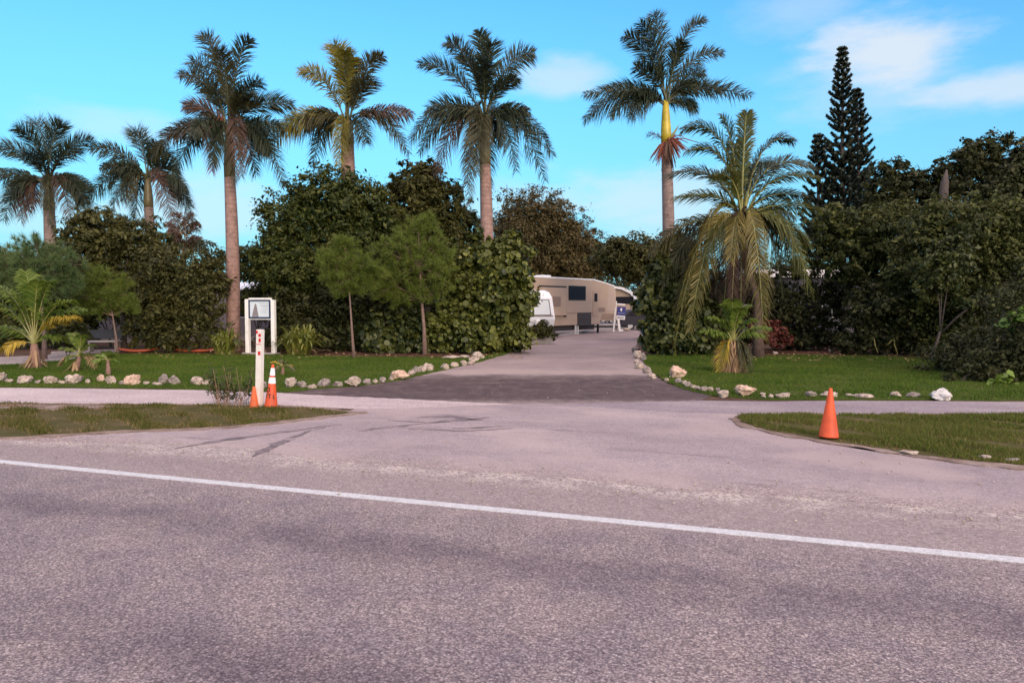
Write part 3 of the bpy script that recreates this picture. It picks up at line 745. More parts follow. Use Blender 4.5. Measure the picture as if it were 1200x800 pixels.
tree('yellow_thicket', 'yellowish leafed bush growing in the front of the dark thicket', 'shrub', 1090, 25.5,
     [(1110, 308, 26, 24), (1095, 332, 20, 18), (1180, 345, 24, 22), (1205, 322, 20, 24), (1125, 285, 14, 12), (1150, 350, 26, 18)], 4200, .17, 'seagrape_dark', r0=.06, seed=15, trunk_name='stem', clump=.34)
tree('broadleaf_tree.004', 'mid green tree in front of the grey trailer below the pointed pines', 'tree', 1005, 30,
     [(985, 262, 30, 24), (1020, 268, 32, 26), (1000, 300, 36, 28), (1038, 305, 34, 34), (1050, 270, 30, 30), (965, 290, 18, 24), (1020, 340, 32, 26)], 15000, .19, 'leaf_dark', r0=.12, seed=16, clump=.28)
tree('thicket_shrub', 'deeply shaded shrub at the back of the lawn with pale hanging stems', 'shrub', 1035, 28,
     [(1020, 385, 32, 28), (1060, 378, 36, 34), (1000, 402, 24, 12), (1085, 400, 40, 18), (1040, 355, 36, 24)], 8000, .18, 'leaf_deep', r0=.06, seed=17, trunk_name='stem', fork=.15)
tree('thicket_shrub.001', 'dark low shrub mass at the lawn corner above the pitted boulder', 'shrub', 1150, 21,
     [(1130, 425, 44, 24), (1175, 410, 50, 34), (1100, 440, 26, 14), (1215, 420, 44, 40), (1160, 445, 40, 14), (1195, 370, 36, 40)], 13000, .13, 'leaf_deep', r0=.05, seed=18, trunk_name='stem', fork=.15)
tree('thicket_shrub.002', 'dark leafy growth spilling onto the lawn nearest the path and pitted boulder', 'shrub', 1195, 18.6,
     [(1190, 420, 44, 34), (1138, 441, 26, 13), (1225, 438, 44, 26), (1165, 447, 30, 11), (1215, 390, 40, 34)], 9000, .12, 'leaf_deep', r0=.04, seed=28, trunk_name='stem', fork=.15)
tree('sea_grape_sprout', 'bright round leafed sea grape sprout on the ground near the path', 'shrub', 1178, 17.6,
     [(1165, 455, 8, 8), (1184, 452, 10, 9), (1176, 447, 9, 8), (1196, 457, 7, 6)], 75, .20, 'bright_leaf', shape='round', r0=.012, seed=19, trunk_name='stem', clump=.6)
tree('bright_branch', 'bright green sea grape bough poking out of the dark thicket', 'shrub', 1215, 18.5,
     [(1178, 378, 7, 6), (1194, 370, 9, 8), (1208, 376, 10, 10)], 70, .20, 'bright_leaf', shape='round', r0=.02, seed=20, trunk_name='stem', clump=.6, fork=.6)
tree('red_shrub', 'reddish brown shrub at the foot of the coconut palm', 'shrub', 905, 29.5,
     [(890, 392, 14, 12), (908, 394, 14, 12), (898, 384, 16, 10), (920, 398, 10, 8)], 2200, .16, 'red_leaf', r0=.03, seed=21, trunk_name='stem', fork=.15)
tree('planter_shrub', 'small rounded shrub growing in the grey planter beside the driveway', 'shrub', 634, 36.5,
     [(634, 386, 12, 10), (626, 391, 10, 8), (643, 391, 9, 8)], 1900, .16, 'leaf_olive', r0=.03, seed=22, trunk_name='stem', fork=.15)
tree('shrub.002', 'dim green bush between the grey sheds behind the sign', 'shrub', 300, 36,
     [(296, 352, 18, 18), (318, 345, 20, 24), (275, 300, 18, 10), (300, 308, 30, 18)], 4500, .2, 'leaf_dark', r0=.05, seed=23, trunk_name='stem', fork=.2)

tree('shade_fill_shrub', 'dark loose shrub added as shade fill against the bluish mobile home', 'shrub', 935, 31.5,  # dark leaves added as shade along the wall and behind the coconut palm
     [(925, 372, 22, 26), (955, 360, 24, 34), (975, 385, 24, 22), (905, 365, 16, 28), (940, 398, 40, 10), (962, 338, 18, 12), (900, 330, 18, 14), (918, 345, 20, 20), (935, 318, 22, 10), (888, 350, 14, 20), (985, 350, 18, 26), (860, 345, 26, 26), (838, 365, 24, 28), (868, 380, 26, 22), (905, 388, 24, 18)], 13000, .2, 'leaf_deep', r0=.06, seed=24, trunk_name='stem', fork=.15)
tree('shrub.003', 'deep shaded shrub wall behind the two pine saplings', 'shrub', 450, 35,
     [(330, 350, 30, 40), (400, 345, 40, 40), (450, 340, 40, 50), (500, 345, 40, 40), (550, 345, 30, 46), (430, 390, 60, 26), (360, 395, 50, 20)], 16000, .22, 'leaf_deep', r0=.1, seed=25, trunk_name='stem', fork=.15)
tree('shrub.004', 'loose shrub filling the space under the tangled tree left of the kayaks', 'shrub', 130, 34,
     [(110, 345, 34, 30), (150, 352, 30, 28), (90, 330, 30, 26), (175, 330, 26, 24)], 8000, .2, 'leaf_olive', r0=.06, seed=26, trunk_name='stem', fork=.2)
# ------------------------------------------------------------------ palms
def bez(a, c, b, t): return a * ((1 - t) ** 2) + c * (2 * t * (1 - t)) + b * (t * t)
def frond_geo(base, tip, ctrl, nl, L, w, rg, plume=50, droop=.45, sweep=.5, start=.14, twist=0.0):
    """leaflets and rachis of one feather leaf; returns two (verts, faces)"""
    V, Fc = [], []
    UP = Vector((0, 0, 1))
    for i in range(nl):
        t = start + (1 - start) * (i + rg.random() * .8) / nl
        p = bez(base, ctrl, tip, t); T = ((tip - ctrl) * t + (ctrl - base) * (1 - t)).normalized()
        S = T.cross(UP)
        if S.length < .15: S = T.cross(Vector((.3, 1, 0)))
        S.normalize(); Nn = S.cross(T).normalized()
        if twist:
            S, Nn = S * math.cos(twist) + Nn * math.sin(twist), Nn * math.cos(twist) - S * math.sin(twist)
        prof = min(1.0, .45 + 2.2 * (t - start)) * (1.0 if t < .7 else 1 - .62 * (t - .7) / .3)
        for sgn in (-1, 1):
            a = R(rg.uniform(-plume, plume)) + R(12)
            D = (S * sgn * math.cos(a) + Nn * math.sin(a)) * (1 - sweep * .4) + T * (sweep + .5 * max(0, t - .75))
            D.normalize(); l = L * prof * rg.uniform(.8, 1.12)
            q1 = p + D * l * .5 - UP * l * droop * .12; q2 = p + D * l * (1 - droop * .3) - UP * l * droop * rg.uniform(.6, 1.15)
            wv = T * w * .5
            k = len(V)
            V += [p - wv * .6, p + wv * .6, q1 + wv, q1 - wv, q2]
            Fc += [(k, k + 1, k + 2, k + 3), (k + 3, k + 2, k + 4)]
    return V, Fc
def frond(root, name, base, tip, ctrl, m, rg, nl=70, L=.62, w=.045, rmat='rachis_dark', rr=.035, **kw):
    V, Fc = frond_geo(base, tip, ctrl, nl, L, w, rg, **kw)
    b = MB(); b.add(V, Fc)
    b.cur = 1
    pts = [bez(base, ctrl, tip, t) for t in (0, .15, .3, .5, .7, .85, 1)]
    b.tube(pts, [rr * 1.5, rr, rr * .85, rr * .65, rr * .45, rr * .3, rr * .1], 5, False)
    o = Vector(root.location); b.v = [tuple(Vector(v) - o) for v in b.v]
    return b.build(name, [M[m], M[rmat]], root)

def ctrl_for(base, tip, lift=.32):
    d = tip - base; L = d.length; hz = Vector((d.x, d.y, 0))
    if d.z > 0: return base + hz * .40 + Vector((0, 0, d.z * .86 + lift * .42 * L * min(1, hz.length / max(.1, L))))
    return base + hz * .58 + Vector((0, 0, max(lift * .72 * L, -d.z * .30 + lift * .35 * L)))

def royal(label, name, base_px, Y, shaft_px, tips, trunk_w, seed, mats=('frond',), shaft='crownshaft', trunk='palm_trunk', shaft_len=1.5, L=.62, extra=0, special=None, nl=150):
    rg = np.random.default_rng(seed); rr = random.Random(seed)
    bx = P(base_px, 400, Y).x
    root = thing(name, label, 'palm tree', (bx, Y, 0)); o = Vector(root.location)
    top = P(shaft_px[0], shaft_px[1], Y)
    r = MP(trunk_w, Y) / 2
    low = top - Vector((0, 0, shaft_len)); low.x += (bx - top.x) * shaft_len / max(1, top.z)
    b = MB(); pts = []; rad = []
    for i in range(15):
        t = i / 14; p = Vector((bx, Y, -.1)).lerp(low, t); p.x += math.sin(t * 3.1) * .06
        pts.append(p - o); rad.append(r * (1.35 - .35 * min(1, t * 6)) * (1 + .12 * math.sin(t * math.pi) - .16 * t))
    pts[-1] = low - o; b.tube(pts, rad, 14); b.build('trunk', M[trunk], root, True)
    s = MB(); s.tube([low - o - Vector((0, 0, .05)), (low.lerp(top, .25)) - o, low.lerp(top, .7) - o, top - o], [r * .84, r * .88, r * .66, r * .42], 14)
    s.build('crownshaft', M[shaft], root, True)
    for i, tp in enumerate(tips):
        px, py = tp[:2]; m = tp[2] if len(tp) > 2 and tp[2] else mats[i % len(mats)]
        hx = abs(px - shaft_px[0]); dy = rr.choice((-1, 1)) * rr.uniform(.2, 1.0) * (1.6 if hx < 45 else .9)
        if len(tp) > 3: dy = tp[3]
        tip = P(px, py, Y + dy); st = top + Vector((rr.uniform(-.1, .1), rr.uniform(-.1, .1), rr.uniform(-.25, .12)))
        low_ = tip.z < top.z + .4
        frond(root, 'frond', st, tip, ctrl_for(st, tip, .40), m, rg, nl, L * rr.uniform(1.3, 1.65), .044, plume=78, droop=rr.uniform(.30, .5) if low_ else rr.uniform(.08, .25), sweep=rr.uniform(.55, .8), start=.17, twist=rr.uniform(-.4, .4))
    for i in range(extra):
        a = 2 * math.pi * (i + rr.random() * .6) / extra; rad_ = rr.uniform(1.7, 2.6)
        tip = top + Vector((math.cos(a) * rad_ * .75, math.sin(a) * rad_, rr.uniform(-1.0, 1.9)))
        st = top + Vector((0, 0, rr.uniform(-.2, .1)))
        frond(root, 'frond', st, tip, ctrl_for(st, tip, .36), mats[i % len(mats)], rg, nl, L * 1.3, .044, plume=78, droop=.3, sweep=.65, start=.17)
    # unopened spear leaf
    sp = MB(); sp.tube([top - o, top - o + Vector((.04, 0, .8)), top - o + Vector((.08, 0, 1.7))], [.06, .04, .006], 6); sp.build('spear_leaf', M['rachis_dark'], root, True)
    return root, top, low

royal('dark royal palm with a red dead frond hanging under its crown, first in the row', 'royal_palm', 60, 38, (57, 212),
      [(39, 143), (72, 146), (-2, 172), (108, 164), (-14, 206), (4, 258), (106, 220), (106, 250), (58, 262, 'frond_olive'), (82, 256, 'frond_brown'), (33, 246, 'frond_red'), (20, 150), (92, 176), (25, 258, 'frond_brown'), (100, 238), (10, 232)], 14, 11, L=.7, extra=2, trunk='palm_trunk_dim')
royal('shorter dark royal palm with wide drooping fronds, second in the row', 'royal_palm', 180, 38, (173, 208),
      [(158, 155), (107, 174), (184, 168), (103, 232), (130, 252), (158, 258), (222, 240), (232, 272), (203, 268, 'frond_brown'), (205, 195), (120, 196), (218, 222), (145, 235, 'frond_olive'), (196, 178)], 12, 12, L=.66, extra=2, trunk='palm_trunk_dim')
royal('tall royal palm with full pink trunk in view beside the two post sign', 'royal_palm', 273, 31, (268, 150),
      [(237, 42, None, .6), (292, 46), (211, 88), (342, 122), (218, 124, 'frond_brown'), (178, 184), (203, 212), (249, 192), (300, 204), (334, 219), (276, 214, 'frond_olive', -1), (258, 58), (330, 152), (244, 104), (292, 118), (228, 168), (312, 176), (196, 158, 'frond_brown'), (225, 72), (306, 96), (283, 206, 'frond_brown'), (248, 200, 'frond_red', -.6), (318, 180)], 14.5, 13, shaft_len=2.0, extra=2,
      mats=('frond', 'frond', 'frond_olive'))
royal('sunlit royal palm with golden fronds rising behind the big tree', 'royal_palm', 408, 32, (407, 142),
      [(392, 53, 'frond_gold', .3), (352, 83, 'frond_gold'), (448, 66, 'frond_olive'), (313, 176, 'frond_gold', -.8), (366, 194, 'frond'), (397, 198, 'frond_gold', -.9), (482, 133, 'frond_brown'), (479, 180, 'frond_olive', -.6), (430, 168, 'frond'), (415, 70, 'frond'), (330, 150, 'frond_olive'), (404, 60, 'frond_gold', -1.2), (436, 95, 'frond_olive')], 18, 14,
      mats=('frond_olive', 'frond_gold'), shaft='palm_trunk', extra=1, shaft_len=1.0)
royal('fullest dark royal palm with pale trunk beside the sea grape, left of the driveway', 'royal_palm', 570, 31, (568, 138),
      [(562, 38), (492, 75), (524, 50), (625, 62), (576, 52), (482, 163), (492, 178), (511, 204, 'frond_brown'), (549, 240, 'frond_olive', -1), (573, 222), (648, 182), (638, 212), (605, 200), (501, 128), (547, 216, 'frond_brown'), (604, 92), (588, 170), (540, 66), (618, 130), (560, 205, 'frond_olive', -1.2)], 15, 15, shaft_len=1.9, extra=3)
r6, t6, l6 = royal('lone royal palm with bare yellow crownshaft, right of the driveway', 'royal_palm', 784, 36, (780, 118),
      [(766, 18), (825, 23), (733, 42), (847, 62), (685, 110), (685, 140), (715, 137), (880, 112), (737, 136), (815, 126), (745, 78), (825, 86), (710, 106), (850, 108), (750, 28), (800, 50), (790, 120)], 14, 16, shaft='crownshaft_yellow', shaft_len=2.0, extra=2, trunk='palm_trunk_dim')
# flower stalks and a dead sheath under its crownshaft
rg = np.random.default_rng(77); o6 = Vector(r6.location)
def inflorescence(name, tip_px, m, n, w):
    b = MB(); a = l6 + Vector((0, -.15, .0)); tip = P(tip_px[0], tip_px[1], 35.6)
    for i in range(n):
        e = tip + Vector((rg.normal() * .22, rg.normal() * .2, rg.normal() * .2)); mid = a.lerp(e, .5) + Vector((0, -.1, .18))
        b.tube([a - o6, mid - o6, e - o6], [w * 1.4, w, w * .5], 4, False)
    return b.build(name, M[m], r6)
inflorescence('flower_stalk', (798, 174), 'frond_red', 46, .03); inflorescence('flower_stalk', (784, 190), 'frond_brown', 46, .03); inflorescence('flower_stalk', (774, 186), 'frond_red', 30, .03)
sp = MB(); a = l6 - o6; sp.tube([a, a.lerp(P(790, 158, 35.7) - o6, .6), P(796, 146, 35.7) - o6], [.05, .09, .01], 6); sp.build('spathe', M['rachis'], r6, True)
frond(r6, 'dead_frond', l6, P(760, 156, 35.7), l6 + Vector((-.5, -.1, .5)), 'frond_brown', rg, 16, .5, .035)

# coconut palm beside the driveway
def coconut():
    rg = np.random.default_rng(31); rr = random.Random(31); Y = 27.0
    bx = P(889, 400, Y).x
    root = thing('coconut_palm', 'big coconut palm with golden lower fronds standing on the lawn edge', 'palm tree', (bx, Y, 0)); o = Vector(root.location)
    top = P(870, 262, Y)
    b = MB(); pts = [Vector((bx, Y, -.1)), Vector((bx - .02, Y, 1.0)), Vector((bx - .1, Y, 2.2)), Vector((top.x + .1, Y, 3.6)), top]
    b.tube([p - o for p in pts], [.25, .16, .13, .12, .12], 12); b.build('trunk', M['coconut_trunk'], root, True)
    tips = [(846, 138, 'coconut', .5), (875, 132, 'coconut', 0), (806, 178, 'coconut', .6), (792, 232, 'coconut', -.5), (764, 296, 'frond_olive', .6), (782, 206, 'frond', 1.4), (950, 194, 'frond', .5), (948, 232, 'frond', .2), (928, 252, 'frond', 1.4),
            (808, 388, 'coconut_gold', -.8), (790, 408, 'coconut_gold', -.3), (856, 306, 'coconut_gold', -2.2), (895, 398, 'coconut_gold', -1.1), (952, 345, 'coconut', -.5), (934, 318, 'coconut', .9), (836, 206, 'coconut', -1.5), (906, 196, 'frond', 1.2), (815, 330, 'coconut', .5),
            (862, 168, 'coconut', 1.2), (776, 332, 'frond_olive', .9), (848, 362, 'frond_dead', .2), (868, 376, 'frond_dead', -.2), (886, 366, 'frond_dead', .4), (838, 348, 'frond_dead', .8), (880, 340, 'frond_dead', .7), (858, 350, 'frond_dead', -.5), (792, 366, 'frond_olive', .3), (828, 302, 'coconut', -.9), (946, 290, 'coconut', .6), (918, 350, 'frond_olive', .5), (962, 246, 'coconut', .2), (930, 166, 'frond', .4), (958, 208, 'coconut', -.6), (800, 152, 'coconut', .9)]
    for px, py, m, dy in tips:
        tip = P(px, py, Y + dy); st = top + Vector((rr.uniform(-.08, .08), rr.uniform(-.08, .08), rr.uniform(-.2, .2)))
        cc = ctrl_for(st, tip, .34)
        if tip.z > st.z + .5 and abs(tip.x - st.x) > .8: cc = st + Vector(((tip.x - st.x) * .22, (tip.y - st.y) * .3, (tip.z - st.z) * 1.05 + .5))
        up_ = tip.z > st.z + .5
        frond(root, 'frond', st, tip, cc, m, rg, 120, rr.uniform(.75, .95), .046, rmat='rachis', rr=.04, plume=30, droop=.3 if up_ else .55, sweep=.85 if up_ else .7, start=.18, twist=rr.uniform(-.7, .7))
    for k in range(6):
        c = top + Vector((rr.uniform(-.28, .28), rr.uniform(-.35, -.05), rr.uniform(-.5, -.2))) - o
        nb = MB(); nb.lathe([(.02, -.12), (.075, -.08), (.10, 0), (.075, .08), (.02, .12)], 10, c); nb.build('coconut', M['rachis'], root, True)
    return root
coconut()

def young_palm(label, base_px, base_py, tips, mats, seed, trunk_h=.5, trunk_r=.12, L=.32, w=.035, nl=30, name='young_palm', plume=14, dead=0, lean=0.0, dyr=.4, bulk=None, lift=.34):
    rg = np.random.default_rng(seed); rr = random.Random(seed)
    b0 = G(base_px, base_py); root = thing(name, label, 'palm tree', tuple(b0)); o = Vector(root.location); Y = b0.y
    top = b0 + Vector((lean, 0, trunk_h))
    b = MB(); b.tube([Vector((0, 0, -.03)), Vector((lean * .3, 0, trunk_h * .35)), top - o], [trunk_r * 1.5, trunk_r, trunk_r * .55], 10); b.build('trunk', M['bark_young'], root, True)
    for i, tp in enumerate(tips):
        tip = P(tp[0], tp[1], Y + (tp[3] if len(tp) > 3 else rr.uniform(-dyr, dyr)))
        m = tp[2] if len(tp) > 2 and tp[2] else mats[i % len(mats)]
        frond(root, 'frond', top, tip, ctrl_for(top, tip, lift), m, rg, nl, L, w, rmat='rachis', rr=.022, plume=plume, droop=.45, sweep=.6, start=.22)
    if dead:
        db = MB()
        for k in range(dead):
            a = rr.uniform(0, 6.28); d = Vector((math.cos(a), math.sin(a), 0)); s = Vector((-d.y, d.x, 0)) * .03
            p0 = d * trunk_r * .8 + Vector((0, 0, trunk_h * rr.uniform(.3, .8))); p1 = d * (trunk_r + rr.uniform(.08, .22)) + Vector((0, 0, trunk_h * .2)); p2 = d * (trunk_r + rr.uniform(.2, .42)) + Vector((0, 0, .01))
            k0 = len(db.v); db.add([p0 - s, p0 + s, p1 + s, p1 - s, p2], [(0, 1, 2, 3), (3, 2, 4)])
        db.build('dead_sheath', M['strap_dead'], root)
    return root
young_palm('young coconut palm with a yellow frond on the left lawn corner', 41, 432, [(20, 345), (45, 330), (84, 352, 'young_green'), (90, 372, 'frond_yellow', -.5), (-12, 384), (8, 408, 'frond_yellow', -.6), (-6, 335), (62, 330), (70, 395), (-20, 352), (30, 318), (98, 362, 'young_green', .6), (12, 390, 'young_green', .6)],
           ('young_green',), 41, .75, .16, .62, .05, 44, dead=14)
young_palm('small leaning green palm between the young coconut and the bright seedling', 88, 436, [(72, 408), (96, 392), (108, 404), (78, 420), (110, 420), (90, 398), (84, 390), (102, 415), (70, 428, 'strap_dead'), (112, 430, 'strap_dead')], ('young_green',), 42, .45, .09, .30, .035, 22, lean=.15, dead=8)
young_palm('bright lime green palm seedling behind the front lawn stones', 127, 440, [(109, 424), (114, 416), (124, 412), (134, 414), (137, 424), (113, 432), (130, 418)], ('bright_leaf',), 43, .42, .06, .24, .035, 16)
young_palm('dying palm seedling with yellow drooping fronds behind the striped cone', 331, 440, [(318, 424, 'frond_yellow'), (328, 422, 'frond_olive'), (342, 428, 'frond_yellow'), (345, 434, 'frond_olive'), (322, 434, 'frond_olive'), (335, 425, 'frond_olive')], ('frond_olive',), 44, .25, .05, .17, .03, 14, lean=.02)
young_palm('small green palm with orange brown dead fronds at its base, on the lawn', 858, 437, [(830, 372), (845, 358), (868, 362), (885, 375), (835, 392), (893, 392), (822, 388), (858, 352), (878, 358), (850, 375), (842, 436, 'frond_yellow', -.3), (848, 434, 'strap_dead', -.3), (875, 436, 'frond_olive'), (868, 438, 'strap_dead', -.3), (838, 430, 'frond_red'), (882, 432, 'frond_olive'), (900, 384)],
           ('young_green',), 45, .85, .16, .46, .05, 36, dead=26)
# small ragged palm with brown dead crown, left of the tall palm
rt = young_palm('ragged dead topped palm with brown hanging fronds behind the tangled shrub', 217, 405, [(196, 262, 'frond_brown'), (232, 262, 'frond_brown'), (206, 250, 'frond_brown'), (224, 250, 'frond_brown'), (252, 286, 'frond'), (200, 285, 'frond_brown'), (235, 280, 'frond_brown'), (212, 292, 'frond_brown'), (246, 300, 'frond'), (222, 284, 'frond_brown', -.5), (205, 278, 'frond_brown', -.5), (228, 294, 'frond_brown'), (198, 272, 'frond_brown')],
                ('frond_brown',), 46, 4.6, .15, .55, .05, 70, plume=60)

# ------------------------------------------------------------------ Norfolk pines
def norfolk(label, base_px, Y, top_px, w_bottom, bot_py, seed, name='norfolk_pine'):
    rg = np.random.default_rng(seed); rr = random.Random(seed)
    bx = P(base_px, 400, Y).x; root = thing(name, label, 'tree', (bx, Y, 0)); o = Vector(root.location)
    top = P(top_px[0], top_px[1], Y); zb = P(base_px, bot_py, Y).z; H = top.z
    b = MB(); b.tube([Vector((0, 0, -.1)), Vector(((top.x - bx) * .5, 0, H * .5)), top - o], [.24, .16, .02], 8); b.build('trunk', M['bark'], root, True)
    V, Fq = [], []
    z = zb; a0 = 0
    def rope(p0, p1, r, n):
        d = (p1 - p0); L = d.length; d.normalize(); A = d.cross(Vector((.2, .4, 1))).normalized(); B = d.cross(A)
        for i in range(n):
            t = i / n; p = p0 + (p1 - p0) * t; a = rg.uniform(0, 6.283); q = A * math.cos(a) + B * math.sin(a)
            e = p + (q * .8 + d * .75) * r * (1 - .25 * t); s = d.cross(q) * r * .30
            k = len(V); V.extend([p - s, p + s, e]); Fq.append((k, k + 1, k + 2))
    w = MB()
    while z < H - .15:
        f = (H - z) / (H - zb); Lb = MP(w_bottom, Y) / 2 * (f ** .75) * rr.uniform(.85, 1.12) + .12
        n = 6 if f > .2 else 5; a0 += rr.uniform(.3, .9)
        for k in range(n):
            a = a0 + 2 * math.pi * k / n; d = Vector((math.cos(a), math.sin(a), 0))
            c = Vector(((top.x - bx) * z / H, 0, z)); L = Lb * rr.uniform(.8, 1.15)
            if f > .3 and rr.random() < .10: continue
            p1 = c + d * L * .5 + Vector((0, 0, L * .05)); p2 = c + d * L + Vector((0, 0, L * .55))
            w.tube([c, p1, p2], [.035, .025, .01], 4, False)
            rope(c + d * L * .15, p1, .20, int(26 + 36 * L)); rope(p1, p2, .21, int(36 + 54 * L))
            S = Vector((-d.y, d.x, 0))
            if L > .9:
                for sg in (-1, 1):
                    q0 = c + d * L * .45; rope(q0, q0 + d * L * .35 + S * sg * L * .25 + Vector((0, 0, L * .28)), .19, int(24 + 36 * L))
        z += .46 if f > .25 else .34
    w.build('branches', M['bark'], root)
    mesh_np('crown', V, Fq, M['norfolk'], root)
    return root
norfolk('tallest pointed Norfolk pine with thin upswept branches against the cloud', 988, 44, (987, 55), 58, 300, 51)
norfolk('second pointed Norfolk pine crowded against the tallest one', 1010, 45.5, (1004, 104), 54, 300, 52)
norfolk('smallest pointed Norfolk pine beside the coconut fronds', 959, 44, (959, 157), 48, 300, 53)

# ------------------------------------------------------------------ slash pine saplings
def pine(label, base_px, base_py, trunk_pts, lobes_px, ntuft, seed, m='needle', nlen=.26, name='pine_sapling', Y=None, r0=.05):
    rg = np.random.default_rng(seed); rr = random.Random(seed)
    b0 = G(base_px, base_py); Y = b0.y
    root = thing(name, label, 'tree', tuple(b0)); o = Vector(root.location)
    tp = [b0 - Vector((0, 0, .05))] + [P(x, y, Y) for x, y in trunk_pts]
    b = MB(); n = len(tp); b.tube([p - o for p in tp], [r0 * 1.3] + [r0 * (1 - .8 * i / (n - 1)) for i in range(1, n)], 8)
    V, Fq = [], []
    for (px, py, rx, rz) in lobes_px:
        c = P(px, py, Y + rr.uniform(-.25, .25)); rx, rz = MP(rx, Y), MP(rz, Y)
        at = min(tp[1:], key=lambda q: abs(q.z - (c.z - .25)))
        b.tube([at - o, at.lerp(c, .6) - o + Vector((0, 0, -.05)), c - o], [.022, .016, .008], 5, False)
        for i in range(ntuft):
            d = rg.normal(size=3); d /= np.linalg.norm(d); q = c + Vector((d[0] * rx, d[1] * rx * .8, d[2] * rz)) * rr.uniform(.25, 1.4)
            ax = (Vector((d[0], d[1] * .8, abs(d[2]) * .6 + .45))).normalized()
            if i % 3 == 0: b.tube([c - o, q - o], [.009, .004], 4, False)
            for k in range(48):
                e = (ax * .7 + Vector(rg.normal(size=3)) * .55).normalized() * nlen * rr.uniform(.7, 1.1); s = e.cross(Vector(rg.normal(size=3))).normalized() * .009
                st = q - ax * rr.uniform(0, .1); j = len(V); V.extend([st - s - o, st + s - o, st + e - o]); Fq.append((j, j + 1, j + 2))
    b.build('trunk', M['bark_pink'], root, True); mesh_np('crown', V, Fq, M[m], root)
    return root
pine('broad young pine sapling with soft green needles on the lawn edge', 498, 416, [(497, 385), (494, 350), (492, 310), (490, 268)],
     [(488, 268, 22, 15), (468, 290, 22, 14), (508, 292, 22, 16), (488, 302, 26, 18), (460, 318, 18, 14), (516, 322, 18, 16), (482, 335, 24, 14), (505, 345, 16, 12), (452, 340, 15, 12), (470, 350, 16, 9), (488, 312, 34, 30), (470, 300, 16, 14), (520, 305, 13, 12), (448, 325, 14, 9), (498, 262, 12, 8)], 46, 61, r0=.085)
pine('slender young pine sapling on a thin trunk in the lawn', 415, 420, [(413, 395), (411, 365), (409, 335), (409, 300)],
     [(408, 295, 16, 14), (392, 310, 16, 12), (424, 312, 16, 13), (408, 322, 22, 14), (388, 325, 12, 9), (428, 330, 12, 10), (408, 338, 16, 8), (409, 312, 18, 22), (384, 302, 12, 9), (440, 318, 12, 9), (400, 283, 9, 6)], 40, 62, r0=.055)
pine('bluish soft needled young pine behind the young coconut palm', 52, 421, [(52, 395), (50, 365), (48, 335), (45, 300)],
     [(45, 292, 26, 15), (18, 305, 22, 16), (72, 308, 22, 16), (45, 318, 32, 18), (15, 330, 22, 14), (75, 328, 16, 13), (-12, 318, 22, 18), (40, 340, 30, 12), (45, 310, 36, 24)], 62, 63, 'needle_blue', r0=.08)
pine('yellow green straggly pine beside the grey bench', 138, 417, [(136, 395), (132, 370), (128, 345), (122, 322)],
     [(118, 322, 14, 9), (108, 340, 16, 9), (135, 345, 15, 9), (122, 360, 18, 10), (150, 358, 12, 9), (100, 358, 10, 8), (140, 332, 10, 8), (112, 350, 22, 12)], 44, 64, r0=.05)

# ------------------------------------------------------------------ strap leaved clumps
def strap_clump(label, px, py, w_px, h_px, n, seed, dead=14, name='strap_leaf_clump'):
    rr = random.Random(seed); b0 = G(px, py); root = thing(name, label, 'plant', tuple(b0)); Y = b0.y
    Wm, Hm = MP(w_px, Y) / 2, MP(h_px, Y)
    def blades(n, dead):
        b = MB()
        for i in range(n):
            a = rr.uniform(0, 6.283); d = Vector((math.cos(a), math.sin(a), 0)); s = Vector((-d.y, d.x, 0)); e = rr.random()
            L = rr.uniform(.7, 1.05); reach = Wm * (.30 + .95 * e) * L; hh = Hm * (.95 - .5 * e ** 1.3) * L
            if dead: reach, hh = Wm * rr.uniform(.5, .95), Hm * rr.uniform(.05, .22)
            off = Vector((rr.uniform(-.5, .5) * Wm * .7, rr.uniform(-.3, .3), 0)); pts = []
            for t in (0, .3, .6, .85, 1):
                z = hh * math.sin(t * (1.6 + 1.0 * e))
                pts.append(off + d * reach * t + Vector((0, 0, max(.03, z))))
            w = [.040, .050, .044, .028, .002]; k = []
            vs = []
            for p, ww in zip(pts, w): vs += [p - s * ww, p + s * ww + Vector((0, 0, .006))]
            b.add(vs, [(2 * j, 2 * j + 1, 2 * j + 3, 2 * j + 2) for j in range(4)])
        return b
    blades(n, False).build('leaves', M['strap'], root); blades(dead, True).build('dead_leaves', M['strap_dead'], root)
    return root
strap_clump('strap leaved clump at the foot of the sign, on the palm trunk side', 264, 416, 46, 34, 150, 71)
strap_clump('larger strap leaved clump with dead straw blades beyond the sign posts', 351, 416, 62, 38, 190, 72, 34)

# ------------------------------------------------------------------ scraggly weed behind the white post
def weed():
    rr = random.Random(9); b0 = G(272, 474); root = thing('roadside_weed', 'scraggly half dry weed beside the white post', 'plant', tuple(b0))
    st = MB(); lf = MB()
    for i in range(26):
        x = rr.uniform(-.38, .30); h = rr.uniform(.25, .75); tip = Vector((x + rr.uniform(-.2, .2), rr.uniform(-.15, .2), h)); a = Vector((x, rr.uniform(-.12, .12), 0))
        st.tube([a, a.lerp(tip, .5) + Vector((rr.uniform(-.05, .05), 0, 0)), tip], [.007, .005, .003], 4, False)
        if i % 2 == 0:
            for k in range(60):
                p = a.lerp(tip, rr.uniform(.4, 1.1)) + Vector((rr.gauss(0, .07), rr.gauss(0, .06), rr.gauss(0, .05))); d = Vector((rr.gauss(0, 1), rr.gauss(0, 1), rr.gauss(0, .6))).normalized() * .055; s = d.cross(Vector((0, 0, 1))) * .4
                lf.add([p - d, p + s, p + d, p - s], [(0, 1, 2, 3)])
    st.build('stems', M['dry_stem'], root); lf.build('leaves', M['leaf_mid'], root)
weed()
